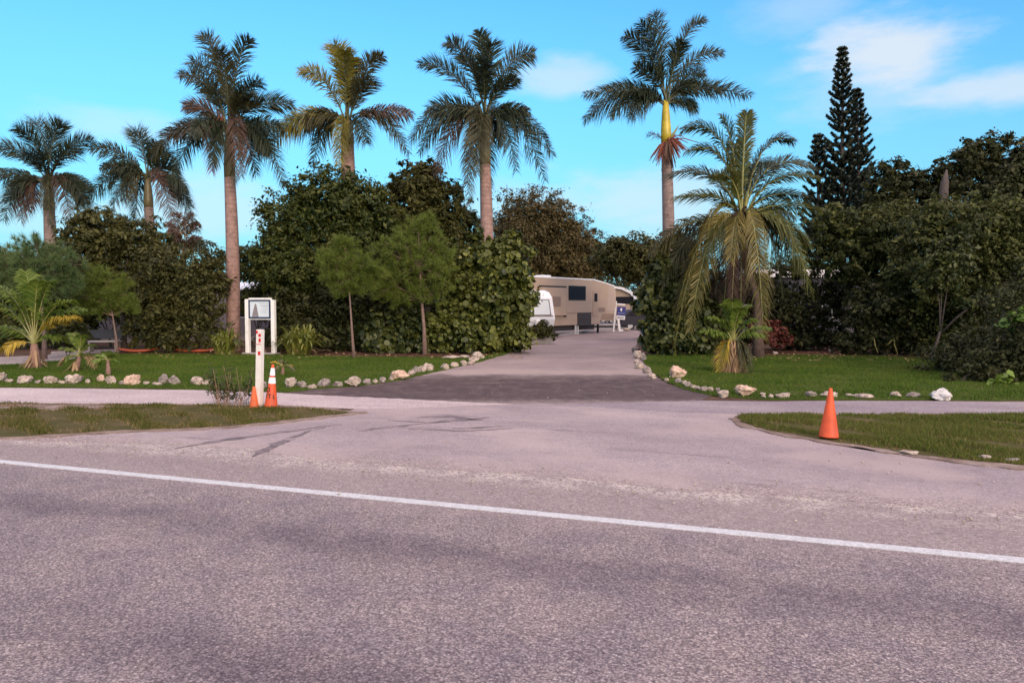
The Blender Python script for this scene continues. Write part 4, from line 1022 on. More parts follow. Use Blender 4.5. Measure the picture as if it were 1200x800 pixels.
# small twiggy shrub on the lawn
tree('dry_twig_bush', 'tiny dry brown bush in the lawn behind the stones', 'shrub', 408, 21.5, [(404, 437, 6, 5), (412, 439, 5, 4)], 260, .07, 'leaf_brown', r0=.01, seed=27, trunk_name='stem')

# pale hanging roots at the dark thicket
def roots():
    rr = random.Random(4); root = thing('hanging_root', 'pale bare stems hanging at the back of the shaded lawn', 'plant', tuple(G(1040, 418)))
    o = Vector(root.location); Y = o.y
    for px, py, qx, qy in ((1024, 395, 1029, 414), (1047, 392, 1052, 415), (1069, 405, 1068, 416), (1079, 396, 1084, 418), (1082, 396, 1081, 417), (1046, 398, 1040, 404)):
        b = MB(); a = P(px, py, Y) - o; e = P(qx, qy, Y) - o; b.tube([a, a.lerp(e, .5) + Vector((rr.uniform(-.06, .06), 0, 0)), e], [.016, .022, .014], 5); b.build('stem', M['pale_root'], root, True)
roots()

# ------------------------------------------------------------------ rocks
def rock(px, py, w, h, m, label, group=None, seed=0, flat=False):
    """px,py: middle of the stone in the photograph; it sits on the ground"""
    base = G(px, py + h * .5); Y = base.y; rr = random.Random(seed * 7 + 3)
    sx, sz = MP(w, Y) / 2 * .92, MP(h, Y) * .92
    bm = bmesh.new(); bmesh.ops.create_icosphere(bm, subdivisions=4 if w >= 12 else 3, radius=1)
    s = Vector((seed * 3.7, seed * 1.3, seed * 2.1)); sy = sx * rr.uniform(.65, .95)
    planes = [(Vector((rr.gauss(0, 1), rr.gauss(0, 1), rr.gauss(0, .7))).normalized(), rr.uniform(.5, .85)) for _ in range(9)]
    for v in bm.verts:
        p = v.co.copy()
        for n_, d_ in planes:
            e = p.dot(n_) - d_
            if e > 0: p -= n_ * e * .85
        p *= 1 + .30 * noise.noise(p * 1.6 + s) + .20 * noise.noise(p * 3.9 + s) + .12 * noise.noise(p * 8 + s) + .06 * noise.noise(p * 16 + s)
        v.co = Vector((p.x * sx * 1.1, p.y * sy * 1.1, p.z * sz * .62))
        v.co.z += sz * .45
        if v.co.z < -.02: v.co.z = -.02
    bmesh.ops.rotate(bm, cent=(0, 0, 0), matrix=Matrix.Rotation(rr.uniform(-.4, .4), 3, 'Z'), verts=bm.verts)
    me = bpy.data.meshes.new('rock'); bm.to_mesh(me); bm.free(); me.materials.append(M[m])
    me.polygons.foreach_set('use_smooth', [True] * len(me.polygons))
    o = link('edging_rock', me); o.location = (base.x, base.y, .028)
    return tag(o, label, 'rock', group)
CHIP_L, CHIP_R = 'small pale stone between the bigger rocks edging the lawn with the sign', 'small pale stone in the row edging the lawn with the coconut palm'
GL, GR = 'rocks edging the lawn with the sign', 'rocks edging the lawn with the coconut palm'
L_ROCKS = [(1, 442, 14, 12, 'rock', 'white rock cut by the left frame edge in the lawn edging'), (12, 447, 11, 4, 'rock', None), (29, 445, 16, 10, 'rock', 'pale pointed rock standing below the young coconut palm'), (45, 448, 9, 5, 'rock_grey', None),
  (59, 446, 16, 9, 'rock', 'cream lumpy rock below and left of the leaning palm'), (73, 449, 12, 4, 'rock', None), (88, 445, 21, 11, 'rock', 'large cream rock directly below the leaning palm'), (103, 448, 7, 5, 'rock', None),
  (118, 444, 11, 9, 'rock_peach', 'rounded peach rock directly below the lime seedling'), (130, 446, 13, 9, 'rock', 'pale rock touching the rounded peach one by the lime seedling'), (143, 449, 8, 5, 'rock_grey', None), (156, 446, 19, 12, 'rock_peach', 'big pinkish rock between the lime seedling and the grey pair'), (172, 450, 8, 4, 'rock', None),
  (191, 445, 15, 11, 'rock_grey', 'square grey rock, first of the close pair left of the weed'), (205, 446, 14, 11, 'rock_grey', 'pitted grey rock, second of the close pair left of the weed'), (184, 451, 12, 4, 'rock', None), (231, 447, 14, 10, 'rock', 'cream rock with a low tail, closest to the dry weed'), (243, 449, 13, 6, 'rock', None),
  (308, 452, 10, 9, 'rock_grey', 'grey rock seen between the white post and the striped cone'), (341, 450, 17, 11, 'rock', 'large tan rock just right of the striped cone'), (354, 452, 12, 8, 'rock_grey', 'grey brown rock touching the large tan one beside the striped cone'), (366, 454, 12, 5, 'rock', None), (380, 450, 17, 10, 'rock_grey', 'brownish angular rock midway between striped cone and slender pine'),
  (396, 451, 13, 6, 'rock_grey', None), (415, 448, 20, 11, 'rock', 'broad tan rock directly below the slender pine sapling'), (431, 448, 11, 7, 'rock_grey', None), (440, 448, 8, 5, 'rock', None), (448, 446, 9, 7, 'rock_grey', None), (458, 445, 7, 4, 'rock', None),
  (468, 440, 20, 11, 'rock_peach', 'round peach boulder at the curve of the edging left of the driveway'), (482, 438, 11, 7, 'rock', None), (488, 433, 12, 9, 'rock_grey', 'grey brown rock behind the round peach boulder'), (495, 433, 10, 8, 'rock', None), (502, 431, 13, 10, 'rock', 'pale block directly below the broad pine trunk'),
  (521, 430, 11, 7, 'rock', None), (532, 428, 11, 6, 'rock', None), (543, 426, 9, 6, 'rock', None), (552, 425, 11, 6, 'rock', None), (556, 421, 13, 7, 'rock', None), (561, 417, 16, 8, 'rock', 'long whitish slab at the far end of the edging under the sea grape'), (528, 419, 20, 4, 'rock', None), (544, 418, 12, 3, 'rock', None),
  (620, 407, 10, 4, 'rock', None), (602, 411, 8, 3, 'rock', None)]
R_ROCKS = [(745, 410, 14, 7, 'rock_grey', 'first grey stone of the edging under the dark sea grape'), (746, 416, 13, 9, 'rock', 'pale upright stone second in the edging under the dark sea grape'), (754, 418, 9, 9, 'rock_grey', None), (746, 424, 7, 5, 'rock', None), (749, 429, 12, 7, 'rock', 'whitest stone where the driveway patch begins'),
  (758, 434, 11, 8, 'rock_grey', None), (763, 440, 11, 5, 'rock', None), (766, 443, 8, 4, 'rock', None), (793, 437, 23, 13, 'rock_peach', 'large peach boulder sitting in the grass at the driveway bend'), (781, 446, 6, 4, 'rock', None), (795, 447, 9, 6, 'rock_grey', None), (801, 449, 8, 5, 'rock', None), (806, 451, 10, 6, 'rock_grey', None), (812, 454, 8, 4, 'rock', None),
  (818, 456, 8, 6, 'rock', None), (825, 457, 10, 7, 'rock_grey', None), (833, 457, 9, 6, 'rock', None), (841, 458, 8, 5, 'rock_grey', None), (847, 462, 17, 8, 'rock', 'low pale slab against the big pink boulder'), (873, 457, 29, 15, 'rock_peach', 'biggest pink boulder, at the path edge below the small palm'), (893, 463, 8, 4, 'rock', None), (895, 466, 7, 3, 'rock', None), (903, 465, 7, 5, 'rock', None),
  (917, 464, 18, 7, 'rock', 'flat cream stone next to the biggest pink boulder'), (950, 463, 15, 6, 'rock_grey', 'hollowed grey stone just left of the lone orange cone'), (972, 463, 22, 6, 'rock', 'long white bone shaped stone behind the lone orange cone'), (994, 464, 10, 3, 'rock', None), (1013, 465, 26, 4, 'rock', 'long flat white slab past the lone orange cone'),
  (1050, 463, 13, 6, 'rock', 'small cream lump alone between the flat slab and the rough stone'), (1070, 463, 17, 7, 'rock_grey', 'rough grey white stone left of the pitted boulder'), (1105, 463, 28, 13, 'rock_pitted', 'white black pitted coral boulder at the dark shrub'),
  (1065, 532, 22, 3, 'rock', None), (1155, 538, 16, 5, 'rock', 'pale broken stone at the verge lip near the lone cone'), (1186, 541, 18, 4, 'rock_grey', None)]
for i, (x, y, w, h, m, lab) in enumerate(L_ROCKS): rock(x, y, w, h, m, lab or CHIP_L, GL, i + 1)
for i, (x, y, w, h, m, lab) in enumerate(R_ROCKS):
    if lab is None and y > 520: lab = 'low worn stone at the lip of the verge with the lone cone'
    rock(x, y, w, h, m, lab or CHIP_R, GR, i + 101)
# rubble at the back of the lawn
for i, (x, y, w, h) in enumerate(((866, 412, 7, 3), (875, 414, 8, 3), (892, 413, 9, 3), (928, 404, 8, 4), (945, 408, 12, 5), (973, 412, 6, 4), (908, 414, 7, 3), (735, 386, 9, 4), (752, 385, 7, 4))):
    rock(x, y, w, h, 'rock', 'small rubble stone lying in the shade behind the lawns' , 'rubble behind the lawns', 300 + i)
# tiny loose pebbles and leaf bits on paving and verge: one mass nobody would count
rg = np.random.default_rng(8); pb = MB()
for i in range(520):
    if i < 260: p = G(rg.uniform(0, 1200), rg.uniform(440, 620))
    else: p = Vector((*rp(rg.uniform(-10, 7), rg.normal(1.0, .18)), 0))
    r = rg.uniform(.006, .017); p.z = .026
    bm = bmesh.new(); bmesh.ops.create_icosphere(bm, subdivisions=1, radius=r); bmesh.ops.scale(bm, vec=(1, rg.uniform(.6, 1), .55), verts=bm.verts); bmesh.ops.translate(bm, vec=p, verts=bm.verts); pb.bm(bm)
tag(pb.build('pebbles', M['rock'], None, True), 'loose pale pebbles scattered over the road shoulder and paving', None, None, 'stuff')
lv = []; lf = []
for i in range(900):
    if i % 2: p = G(rg.uniform(100, 620), rg.uniform(412, 421))
    else: p = G(rg.uniform(820, 1180), rg.uniform(410, 424))
    a = rg.uniform(0, 6.28); d = Vector((math.cos(a), math.sin(a), rg.normal() * .3)) * rg.uniform(.04, .09); s = Vector((-d.y, d.x, rg.normal() * .02)) * .45; p.z = .055
    k = len(lv); lv += [p - d, p + s, p + d, p - s]; lf.append((k, k + 1, k + 2, k + 3))
tag(mesh_np('leaf_litter', lv, lf, M['strap_dead']), 'fallen dry leaves lying along the back edge of the lawns', None, None, 'stuff')

# ------------------------------------------------------------------ cones
def cone(label, px, py, h, r, seed, m='cone_orange', stripes=(), marks=(), base=True, tilt=0.0, rz=0.0, name='traffic_cone', group=None):
    b0 = G(px, py); b0.z = .032
    root = thing(name, label, 'traffic cone', tuple(b0), rz, group); root.rotation_euler = (0, tilt, rz)
    rt = .022; rad = lambda z: r + (rt - r) * (z - .03) / (h - .03)
    if base:
        bb = MB(); bb.box((0, 0, .016), (r * 2.35, r * 2.35, .03), None, .01); bb.build('base', M[m], root)
    c = MB(); c.lathe([(r * 1.04, .025), (r, .04), (rad(h * .5), h * .5), (rad(h - .02), h - .02), (rt * .95, h - .004), (rt * .5, h)], 32); c.build('cone_body', M[m], root, True)
    for z0, z1 in stripes:
        s = MB(); n = 32; e = .003
        s.lathe([(rad(z0) - .004, z0), (rad(z0) + e, z0), (rad(z1) + e, z1), (rad(z1) - .004, z1)], 32); s.build('reflective_collar', M['white_clean'], root)
    if marks:
        s = MB(); e = .004
        for (x0, z0, x1, z1, t) in marks:              # stencilled strokes: x round the front, z up
            n = 4; dx, dz = x1 - x0, z1 - z0; L = math.hypot(dx, dz); nx, nz = -dz / L * t / 2, dx / L * t / 2
            vs = []
            for i in range(n + 1):
                x, z = x0 + dx * i / n, z0 + dz * i / n
                for sg in (-1, 1):
                    xx, zz = x + nx * sg, z + nz * sg; rr_ = rad(zz) + e; a = -math.pi / 2 + xx / rr_
                    vs.append((rr_ * math.cos(a), rr_ * math.sin(a), zz))
            s.add(vs, [(2 * i, 2 * i + 1, 2 * i + 3, 2 * i + 2) for i in range(n)])
        s.build('stencil_lettering', M['black_ink'], root)
    return root
cone('plain faded orange cone alone on the grassy verge', 971, 516, .71, .132, 1, 'cone_orange', base=False, tilt=0.02)
cone('small plain orange cone leaning against the white post', 298, 480.5, .40, .085, 2, 'cone_old', base=False)
zt = .11
marks = []
# D, then 7 and 4 below: stencilled, worn
D0 = [(-.075, .30, -.075, .39), (-.075, .39, -.03, .375), (-.03, .375, -.02, .345), (-.02, .345, -.03, .315), (-.03, .315, -.075, .30)]
F0 = [(-.095, .185, -.095, .265), (-.095, .262, -.055, .262), (-.095, .225, -.065, .225)]
T0 = [(-.015, .185, -.015, .262), (-.035, .262, .005, .262)]
I0 = [(.055, .19, .055, .26), (.055, .19, .085, .19)]
for q in D0 + F0 + T0 + I0: marks.append((*q, .016))
cone('orange cone with two white collars and black stencilled letters on the verge', 317.5, 480, .80, .118, 3, 'cone_orange', stripes=((.455, .565), (.600, .735)), marks=marks, base=False, tilt=.06, rz=.1)

# ------------------------------------------------------------------ white post with red reflectors
def marker_post():
    b0 = G(301, 481); root = thing('marker_post', 'leaning weathered white post with red reflector squares', 'post', (b0.x, b0.y + .12, .02))
    root.rotation_euler = (0, R(2.2), R(-18))
    h = 1.44; b = MB(); b.box((0, 0, h / 2), (.104, .104, h), None, .004); b.build('post', M['white_dirty'], root)
    for (x, z, w, hh) in ((-.036, 1.40, .036, .052), (.030, 1.345, .050, .052), (.032, 1.255, .044, .068), (.026, 1.02, .050, .068)):
        r = MB(); r.box((x * .9, -.055, z), (w, .006, hh)); r.build('reflector', M['reflector_red'], root)
    r = MB(); r.box((0, -.0535, 1.185), (.102, .004, .026)); r.build('paint_band', plain('faded_red', (.62, .30, .26), .6, .2, 20), root)
    r = MB(); r.box((0.0, 0, 1.442), (.10, .10, .012)); r.build('post_cap', M['white_dirty'], root)
marker_post()

# ------------------------------------------------------------------ two post sign
def post_sign():
    Y = 28.6; c = P(306, 415, Y); root = thing('entrance_sign', 'white two post notice board in a dark blue frame on the lawn edge', 'sign', (c.x, Y, .03), R(-14))
    k = Y / FPX; h = MP(66, Y)
    for x, hh in ((-.56, h), (.56, h * .985)):
        b = MB(); b.box((x, 0, hh / 2 - .05), (.15, .15, hh), None, .008); b.build('post', M['white_paint'], root)
    b = MB(); b.box((0, .0, h - .045), (.968, .07, .085), None, .006); b.build('top_rail', M['white_paint'], root)
    b = MB(); b.box((0, .0, h * .625), (.968, .06, .06), None, .006); b.build('bottom_rail', M['white_paint'], root)
    zc = h * .80; W, Hh = .93, .72
    f = MB()
    for (x, z, w, hh) in ((0, zc + Hh / 2 - .03, W, .06), (0, zc - Hh / 2 + .03, W, .06), (-W / 2 + .025, zc, .05, Hh - .124), (W / 2 - .025, zc, .05, Hh - .124)): f.box((x, -.062, z), (w, .03, hh))
    f.build('frame', M['sign_frame'], root)
    p = MB(); p.box((0, -.05, zc), (W - .1, .02, Hh - .12)); pn = p.build('panel', M['sign_face'], root)
    t = MB(); t.prism([(-.33, zc - .295), (-.04, zc - .295), (-.13, zc + .17), (-.17, zc + .21), (-.21, zc + .17)], -.0645, -.061); t.build('picture', M['sign_tower'], pn)
    s = MB(); rr = random.Random(3)
    for z, x0, x1, th in ((.22, -.02, .38, .022), (.13, .05, .36, .03), (.05, .06, .33, .012), (-.02, .06, .36, .012), (-.08, .06, .30, .012), (-.14, .08, .34, .010)):
        x = x0
        while x < x1:
            w = rr.uniform(.015, .06); s.box((x + w / 2, -.0612, zc + z), (w, .002, th)); x += w + .012
    s.build('lettering', M['sign_ink'], pn)
    b = MB(); b.box((0, -.0, .02), (1.5, .3, .08), None, .01); b.build('footing', M['concrete'], root)
post_sign()

# ------------------------------------------------------------------ small path light and notice
def path_light():
    b0 = G(827, 412.5); root = thing('path_light', 'little white garden post light beside the dark sea grape', 'lamp', (b0.x, b0.y, .03))
    h = .62; b = MB(); b.tube([(0, 0, -.02), (0, 0, h)], .032, 10); b.build('post', M['white_dirty'], root, True)
    b = MB(); b.lathe([(.05, h), (.06, h + .03), (.055, h + .12), (.02, h + .15)], 14); b.build('lamp_head', M['white_paint'], root, True)
path_light()
def notice():
    b0 = P(869, 405, 31.5); root = thing('notice_board', 'small white notice board half hidden behind the coconut fronds', 'sign', (b0.x, 31.5, 0))
    z = P(869, 365, 31.5).z
    b = MB(); b.tube([(0, .02, -.05), (0, .02, z + .35)], .03, 8); b.build('post', M['weathered_wood'], root)
    b = MB(); b.box((0, -.03, z), (.42, .03, .60)); pn = b.build('panel', M['white_paint'], root)
    s = MB(); rr = random.Random(5)
    for r_ in range(7):
        x = -.17
        while x < .15:
            w = rr.uniform(.02, .06); s.box((x + w / 2, -.0465, z + .24 - r_ * .075), (w, .002, .03)); x += w + .02
    s.build('lettering', M['black_ink'], pn)
notice()
# sale sign hanging from a white yard arm post
def yard_sign():
    b0 = G(719, 389); root = thing('yard_sign', 'white yard arm post with hanging navy sign board in front of trailers', 'sign', (b0.x, b0.y, .02), R(0)); Y = b0.y
    h = MP(36, Y); root.rotation_euler = (0, R(4.5), R(-12))
    b = MB(); b.box((0, 0, h / 2), (.11, .11, h), None, .006); b.build('post', M['white_clean'], root)
    b = MB(); b.box((.27, 0, h - .20), (.78, .08, .09), None, .006); b.build('arm', M['white_clean'], root)
    b = MB(); b.box((.42, 0, h - .68), (.62, .03, .62)); p = b.build('panel', M['sign_blue'], root)
    s = MB(); s.prism([(.33, h - .56), (.42, h - .45), (.50, h - .54), (.44, h - .58), (.50, h - .66), (.40, h - .70)], -.018, -.0155); s.build('emblem', M['white_clean'], p)
    s = MB(); rr = random.Random(6)
    x = .20
    while x < .64:
        w = rr.uniform(.03, .08); s.box((x + w / 2, -.0165, h - .84), (w, .003, .05)); x += w + .025
    s.build('lettering', plain('pale_blue_ink', (.35, .36, .55), .5), p)
    b = MB(); b.box((.42, 0, h - 1.15), (.62, .03, .27)); q = b.build('rider_panel', M['white_clean'], root)
    s = MB(); x = .18
    while x < .64:
        w = rr.uniform(.03, .08); s.box((x + w / 2, -.0165, h - 1.15), (w, .003, .09)); x += w + .02
    s.build('lettering', M['sign_frame'], q)
yard_sign()
def prop_board():
    b0 = G(727, 388.5); root = thing('plank', 'short white plank leaning beside the navy yard sign', 'plank', (b0.x, b0.y + .3, .02)); root.rotation_euler = (0, R(-8), R(5))
    b = MB(); b.box((0, 0, .45), (.16, .09, .9), None, .006); b.box((.1, 0, .05), (.3, .12, .1), None, .01); b.build('board', M['white_clean'], root)
prop_board()

# ------------------------------------------------------------------ trailers
def wheel_at(root, x, y, r, name='wheel'):
    b = MB(); b.tube([(x, y - .11, r), (x, y + .11, r)], r, 20); w = b.build(name, M['rubber'], root)
    b = MB(); b.tube([(x, y - .118, r), (x, y + .118, r)], r * .55, 16); b.build('rim', plain('rim_steel', (.45, .45, .46), .4, .05, 4, .6), w)
def fifth_wheel():
    """local x runs to the front of the trailer, y across; the side at -y faces the road"""
    Lr, ax, bx_ = 9.2, P(641, 385, 46), P(722, 380, 53.0)
    d = Vector((bx_.x - ax.x, bx_.y - ax.y, 0)); ang = math.atan2(d.y, d.x); Lv = d.length
    org = Vector((ax.x, ax.y, 0)) - d.normalized() * 2.2
    root = thing('travel_trailer', 'long beige fifth wheel trailer with dark window and raised nose', 'trailer', (org.x, org.y, 0), ang)
    L = Lv + 2.2; W = 2.4; y0 = 0.0; zt = 3.62; nx = L - 2.0
    prof = [(0, .62), (nx - .35, .62), (nx, 1.28), (L - .35, 1.50), (L - .02, 1.85), (L - .06, 2.95), (L - .30, 3.22), (L - 1.4, 3.40), (L - 3.2, zt), (.15, zt), (0, zt - .2)]
    b = MB(); b.prism(prof, y0, y0 + W); body = b.build('body', M['rv_beige'], root, bev=.04)
    r = MB(); r.prism([(-.02, zt - .02), (L - 3.2, zt - .01), (L - 1.4, 3.40), (L - .32, 3.22), (L - .28, 3.30), (L - 1.38, 3.48), (L - 3.15, zt + .07), (-.02, zt + .07)], y0 - .03, y0 + W + .03); r.build('roof', M['white_clean'], root)
    # lower nose band, darker front cap
    n = MB(); n.prism([(L - 1.35, 1.44), (L - .37, 1.53), (L - .05, 1.87), (L - .09, 2.93), (L - .33, 3.18), (L - 1.15, 3.32)], y0 - .006, y0 - .002); n.build('nose_cap', plain('nose_tan', (.47, .36, .28), .4, .05, 2), root)
    wx = 2.2 + Lv * .40
    def win(x, z, w, h):
        f = MB(); f.box((x, y0 - .012, z), (w + .12, .03, h + .12), None, .012); fr = f.build('window', M['dark_metal'], root)
        g_ = MB(); g_.box((x, y0 - .031, z), (w, .012, h)); g_.build('pane', M['glass_dark'], fr)
    win(wx, 2.72, 2.0, .82)
    # slide out box with dark seals
    sx0, sx1 = 2.2 - .9, 2.2 + Lv * .22
    s = MB(); s.box(((sx0 + sx1) / 2, y0 - .10, 2.15), (sx1 - sx0, .20, 1.75), None, .02); so = s.build('slide_out', M['rv_beige'], root)
    s = MB(); s.box((sx1 + .05, y0 - .06, 2.15), (.10, .15, 1.95)); s.box(((sx0 + sx1) / 2, y0 - .06, 3.08), (sx1 - sx0, .15, .10)); s.build('slide_seal', M['rubber'], root)
    s = MB(); s.box(((sx0 + sx1) / 2 + .25, y0 - .21, 2.15), (.9, .02, .62)); s.build('awning_window', M['rv_brown'], so)
    # dark underside bay, steps
    s = MB(); s.box((wx + .9, y0 - .012, 1.0), (1.75, .03, .86)); s.build('bay_door', M['rv_belly'], root)
    s = MB(); s.box((nx - .1, y0 - .01, 1.62), (1.0, .02, .30)); s.build('vent_panel', M['rv_brown'], root)
    s = MB(); s.box((L * .4, W * .5, .45), (L * .72, W * .8, .34)); s.build('chassis', M['rv_belly'], root)
    for x in (1.6, 2.5): wheel_at(root, x, .25, .36)
    for x in (wx - .1, wx + .18):
        s = MB(); s.box((x, y0 + .06, .31), (.09, .09, .60)); s.build('jack', M['white_paint'], root)
    s = MB(); s.tube([(L - 1.1, W / 2, 1.35), (L - 1.1, W / 2, .55)], .09, 10); s.build('king_pin', M['dark_metal'], root)
    for x in (L - 2.3,):
        s = MB(); s.box((x, y0 + .15, .6), (.12, .12, 1.2)); s.build('landing_leg', M['dark_metal'], root)
    for z in (1.38, 1.44):
        s = MB(); s.box(((nx - .5) / 2 + .9, y0 - .004, z + .0), (nx - 2.4, .01, .022)); s.build('trim_strip', M['rv_brown'], root)
    s = MB(); s.box((L - 2.9, y0 - .012, 2.05), (.72, .03, 1.75), None, .01); dr = s.build('door', plain('rv_door', (.44, .31, .22), .4, .05, 2), root)
    s = MB(); s.box((L - 2.9, y0 - .032, 2.45), (.40, .012, .55)); s.build('door_window', M['glass_dark'], dr)
    s = MB(); s.box((L * .32, W / 2, zt + .12), (.8, .7, .2), None, .04); s.build('roof_unit', M['white_clean'], root)
fifth_wheel()
def white_trailer():
    Y = 42.0; p = P(652, 384, Y); root = thing('travel_trailer', 'small white trailer front with hatch, poking out of the sea grape', 'trailer', (p.x, p.y, 0), R(-60))
    # local +x is its front; origin below its front corner
    prof = [(-4.6, .55), (-.55, .55), (-.25, .75), (-.10, 1.15), (-.42, 2.35), (-.72, 2.66), (-1.2, 2.78), (-4.4, 2.78), (-4.6, 2.6)]
    W = 2.3; y0 = -2.3
    b = MB(); b.prism(prof, y0, y0 + W); b.build('body', M['white_clean'], root, bev=.05)
    f = MB(); rot = Matrix.Rotation(R(-15), 3, 'Y')
    fd = MB(); fd.box((-.255, y0 + W * .5, 1.78), (.03, W * .78, .95), rot, .012); fd.build('hatch_frame', M['dark_metal'], root)
    f.box((-.235, y0 + W * .5, 1.79), (.03, W * .72, .85), rot, .012); h = f.build('hatch_cover', plain('hatch_white', (.66, .70, .66), .4, .04, 2), root)
    f = MB(); f.box((-.10, y0 + W * .5, 1.33), (.06, W * .86, .05)); f.build('trim_strip', M['rv_brown'], root)
    f = MB(); f.box((-2.4, y0 - .012, 1.9), (1.0, .03, .6)); g_ = f.build('window', M['glass_dark'], root)
    for yy in (y0 + .95, y0 + 1.3):
        t = MB(); t.lathe([(.02, .52), (.14, .56), (.155, .68), (.155, .98), (.12, 1.08), (.05, 1.14)], 14, (.22, yy, 0)); t.build('gas_bottle', M['white_paint'], root, True)
    t = MB(); t.box((.25, y0 + W / 2, .48), (1.3, .5, .08)); t.build('drawbar', M['dark_metal'], root)
    t = MB(); t.box((-2.3, y0 + W / 2, .45), (3.9, 1.9, .18)); t.build('chassis', M['rv_belly'], root)
    for yy in (y0 + .15, y0 + W - .15): wheel_at(root, -2.9, yy, .34)
white_trailer()
def far_trailer():
    Y = 64.0; p = P(717, 384, Y); root = thing('motorhome', 'tan motorhome with curved white roof edge behind the navy yard sign', 'motorhome', (p.x, p.y, 0), R(-6))
    prof = [(-4.5, .6), (2.1, .6), (2.2, 1.5), (2.0, 2.3), (1.5, 2.9), (.8, 3.25), (-.2, 3.4), (-4.5, 3.4)]
    b = MB(); b.prism(prof, 0, 6); b.build('body', M['rv_beige'], root, bev=.04)
    r = MB(); r.prism([(2.22, 2.05), (2.38, 2.3), (1.72, 3.08), (.9, 3.46), (-.2, 3.62), (-4.6, 3.62), (-4.6, 3.42), (-.2, 3.42), (.8, 3.27), (1.5, 2.92)], -.35, 6.2); r.build('roof_edge', M['white_clean'], root)
    f = MB(); f.box((.5, -.015, 2.35), (2.6, .03, .62)); f.build('window_band', M['glass_dark'], root)
    f = MB(); f.box((.3, -.012, .95), (3.6, .03, .5)); f.build('skirt', M['rv_brown'], root)
    for x in (-3, 1.2): wheel_at(root, x, .2, .42)
far_trailer()
def dark_suv():
    Y = 57.0; p = P(757, 388, Y); root = thing('parked_car', 'dark parked car in the shade beyond the navy yard sign', 'car', (p.x, p.y, 0), R(0))
    b = MB(); b.prism([(-1.9, .35), (1.9, .35), (2.0, .75), (1.9, .95), (1.0, 1.05), (.55, 1.55), (-1.2, 1.6), (-1.8, 1.1), (-1.98, .9)], 0, 1.7); b.build('body', plain('car_dark', (.025, .025, .035), .25, .05, 2), root, bev=.08)
    b = MB(); b.prism([(.85, 1.06), (.46, 1.47), (-1.1, 1.50), (-1.55, 1.08)], -.006, -.001); b.build('window', M['glass_dark'], root)
    for x in (-1.2, 1.25): wheel_at(root, x, .12, .34)
dark_suv()
def planter():
    b0 = G(634, 403); root = thing('planter', 'grey concrete planter box at the driveway edge', 'planter', (b0.x, 36.6, .012))
    b = MB(); b.box((0, 0, .22), (1.1, .5, .44), None, .02); b.build('box', M['concrete'], root); 
    b = MB(); b.box((0, 0, .43), (1.0, .4, .04)); b.build('soil', M['soil'], root)
planter()

# ------------------------------------------------------------------ mobile homes behind the trees
def mobile_home(label, px0, px1, top_py, Y, wallm, seed, windows=(), ang=0.0, depth=4.0, trim='white_clean'):
    a, b_ = P(px0, 400, Y), P(px1, 400, Y); W = b_.x - a.x; h = P(600, top_py, Y).z
    root = thing('mobile_home', label, 'mobile home', ((a.x + b_.x) / 2, Y, 0), ang)
    b = MB(); b.box((0, depth / 2, (h - .12) / 2 + .15), (W, depth, h - .42)); b.build('wall', M[wallm], root)
    rr = MB(); rr.prism([(-depth / 2 - .25, h - .13), (depth / 2 + .25, h - .13), (depth / 2 + .2, h - .02), (0, h + .35), (-depth / 2 - .2, h - .02)], -W / 2 - .2, W / 2 + .2)
    rr.v = [(y, x + depth / 2, z) for x, y, z in rr.v]; rr.build('roof', M[trim], root)
    k = MB(); k.box((0, depth / 2, .18), (W - .06, depth - .06, .36)); k.build('skirting', M['concrete'], root)
    for x, z, w, hh in windows:
        f = MB(); f.box((x * W, -.01, z), (w + .12, .05, hh + .12)); fr = f.build('window', M['white_dirty'], root)
        g_ = MB(); g_.box((x * W, -.04, z), (w, .02, hh)); g_.build('pane', M['glass_dark'], fr)
    # siding lines
    return root
mobile_home('grey mobile home behind the tall palm trunk and the tangled shrub', 175, 345, 337, 40, 'home_grey', 1, ((-.2, 1.7, 1.0, .8), (.12, 1.7, .8, .8)))
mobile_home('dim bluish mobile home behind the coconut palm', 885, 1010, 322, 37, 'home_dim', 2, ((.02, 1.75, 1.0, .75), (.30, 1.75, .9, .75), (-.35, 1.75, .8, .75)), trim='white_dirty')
mobile_home('low grey shed behind the bench and young palms', 75, 172, 360, 38, 'home_grey', 3, ((-.2, 1.2, .8, .5),))

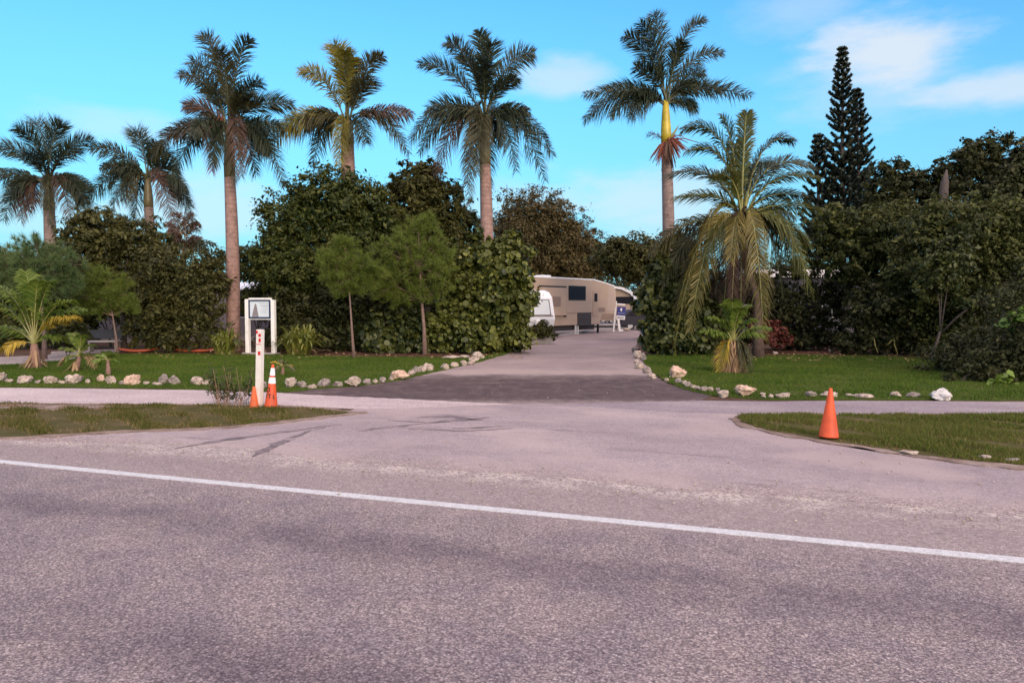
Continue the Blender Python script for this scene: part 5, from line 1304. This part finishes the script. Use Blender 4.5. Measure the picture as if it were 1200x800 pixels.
# bench and posts by the left lawn
def bench():
    b0 = G(124, 412.5); root = thing('park_bench', 'weathered grey bench with dark backrest in the shade behind lawn palms', 'bench', (b0.x, 30.2, .01), R(6))
    W = MP(36, 30)
    s = MB(); s.box((0, 0, .44), (W, .42, .06), None, .008); s.build('seat', M['concrete'], root)
    s = MB(); s.box((0, .22, .72), (W, .05, .36), Matrix.Rotation(R(-10), 3, 'X')); s.build('backrest', M['dark_metal'], root)
    for x in (-W * .42, W * .42):
        s = MB(); s.box((x, 0, .205), (.09, .36, .41)); s.build('leg', M['weathered_wood'], root)
bench()
def table():
    b0 = G(150, 415); root = thing('picnic_table', 'grey plank table on pale posts beside the bench', 'table', (b0.x, 30.4, .01)); W = MP(36, 30)
    s = MB(); s.box((-.1, .2, .92), (W, .7, .06), None, .008); s.build('table_top', M['weathered_wood'], root)
    for x in (-.35, .42):
        s = MB(); s.box((x, 0, .445), (.11, .11, .89)); s.build('leg', M['white_dirty'], root)
table()
def kayak(label, px, py, L, rz):
    b0 = G(px, py); root = thing('kayak', label, 'kayak', (b0.x, b0.y, .02), rz)
    V, Fc, n, m = [], [], 14, 12
    for i in range(n + 1):
        t = i / n; x = (t - .5) * L; w = .34 * math.sin(math.pi * min(.985, max(.015, t))) ** .6; rise = .16 * abs(2 * t - 1) ** 2.5
        for k in range(m):
            a = 2 * math.pi * k / m; V.append((x, w * math.cos(a), .08 + rise * .5 + .075 * math.sin(a) * (w / .34) ** .4))
    for i in range(n):
        for k in range(m): Fc.append((i * m + k, i * m + (k + 1) % m, (i + 1) * m + (k + 1) % m, (i + 1) * m + k))
    b = MB(); b.add(V, Fc); b.build('hull', M['kayak'], root, True)
    b = MB(); b.lathe([(.20, .150), (.24, .152), (.24, .172), (.20, .172)], 18, (0, 0, 0)); b.v = [(x * 1.8, y * .9, z) for x, y, z in b.v]; b.build('cockpit_rim', M['rubber'], root)
kayak('short orange kayak lying beside the picnic table legs', 163, 413.5, 1.5, R(12)); kayak('orange kayak lying on leaf litter nearest the sign clump', 229, 413.5, 2.1, R(-10))
# tan pointed dead palm bract among the leaves of the tall dark tree
def bract():
    c = P(1106, 214, 35); root = thing('dead_palm_stump', 'tan pointed dead trunk top sticking out of the dark trees', 'tree', (c.x, 35, 0))
    b = MB(); b.tube([(0, 0, -.05), (0, 0, 4.0), (0, 0, c.z - .6), (.05, 0, c.z), (.12, 0, c.z + .6)], [.3, .22, .20, .17, .03], 10); b.build('trunk', plain('stump', (.075, .058, .05), .9, .3, 8), root, True)
bract()
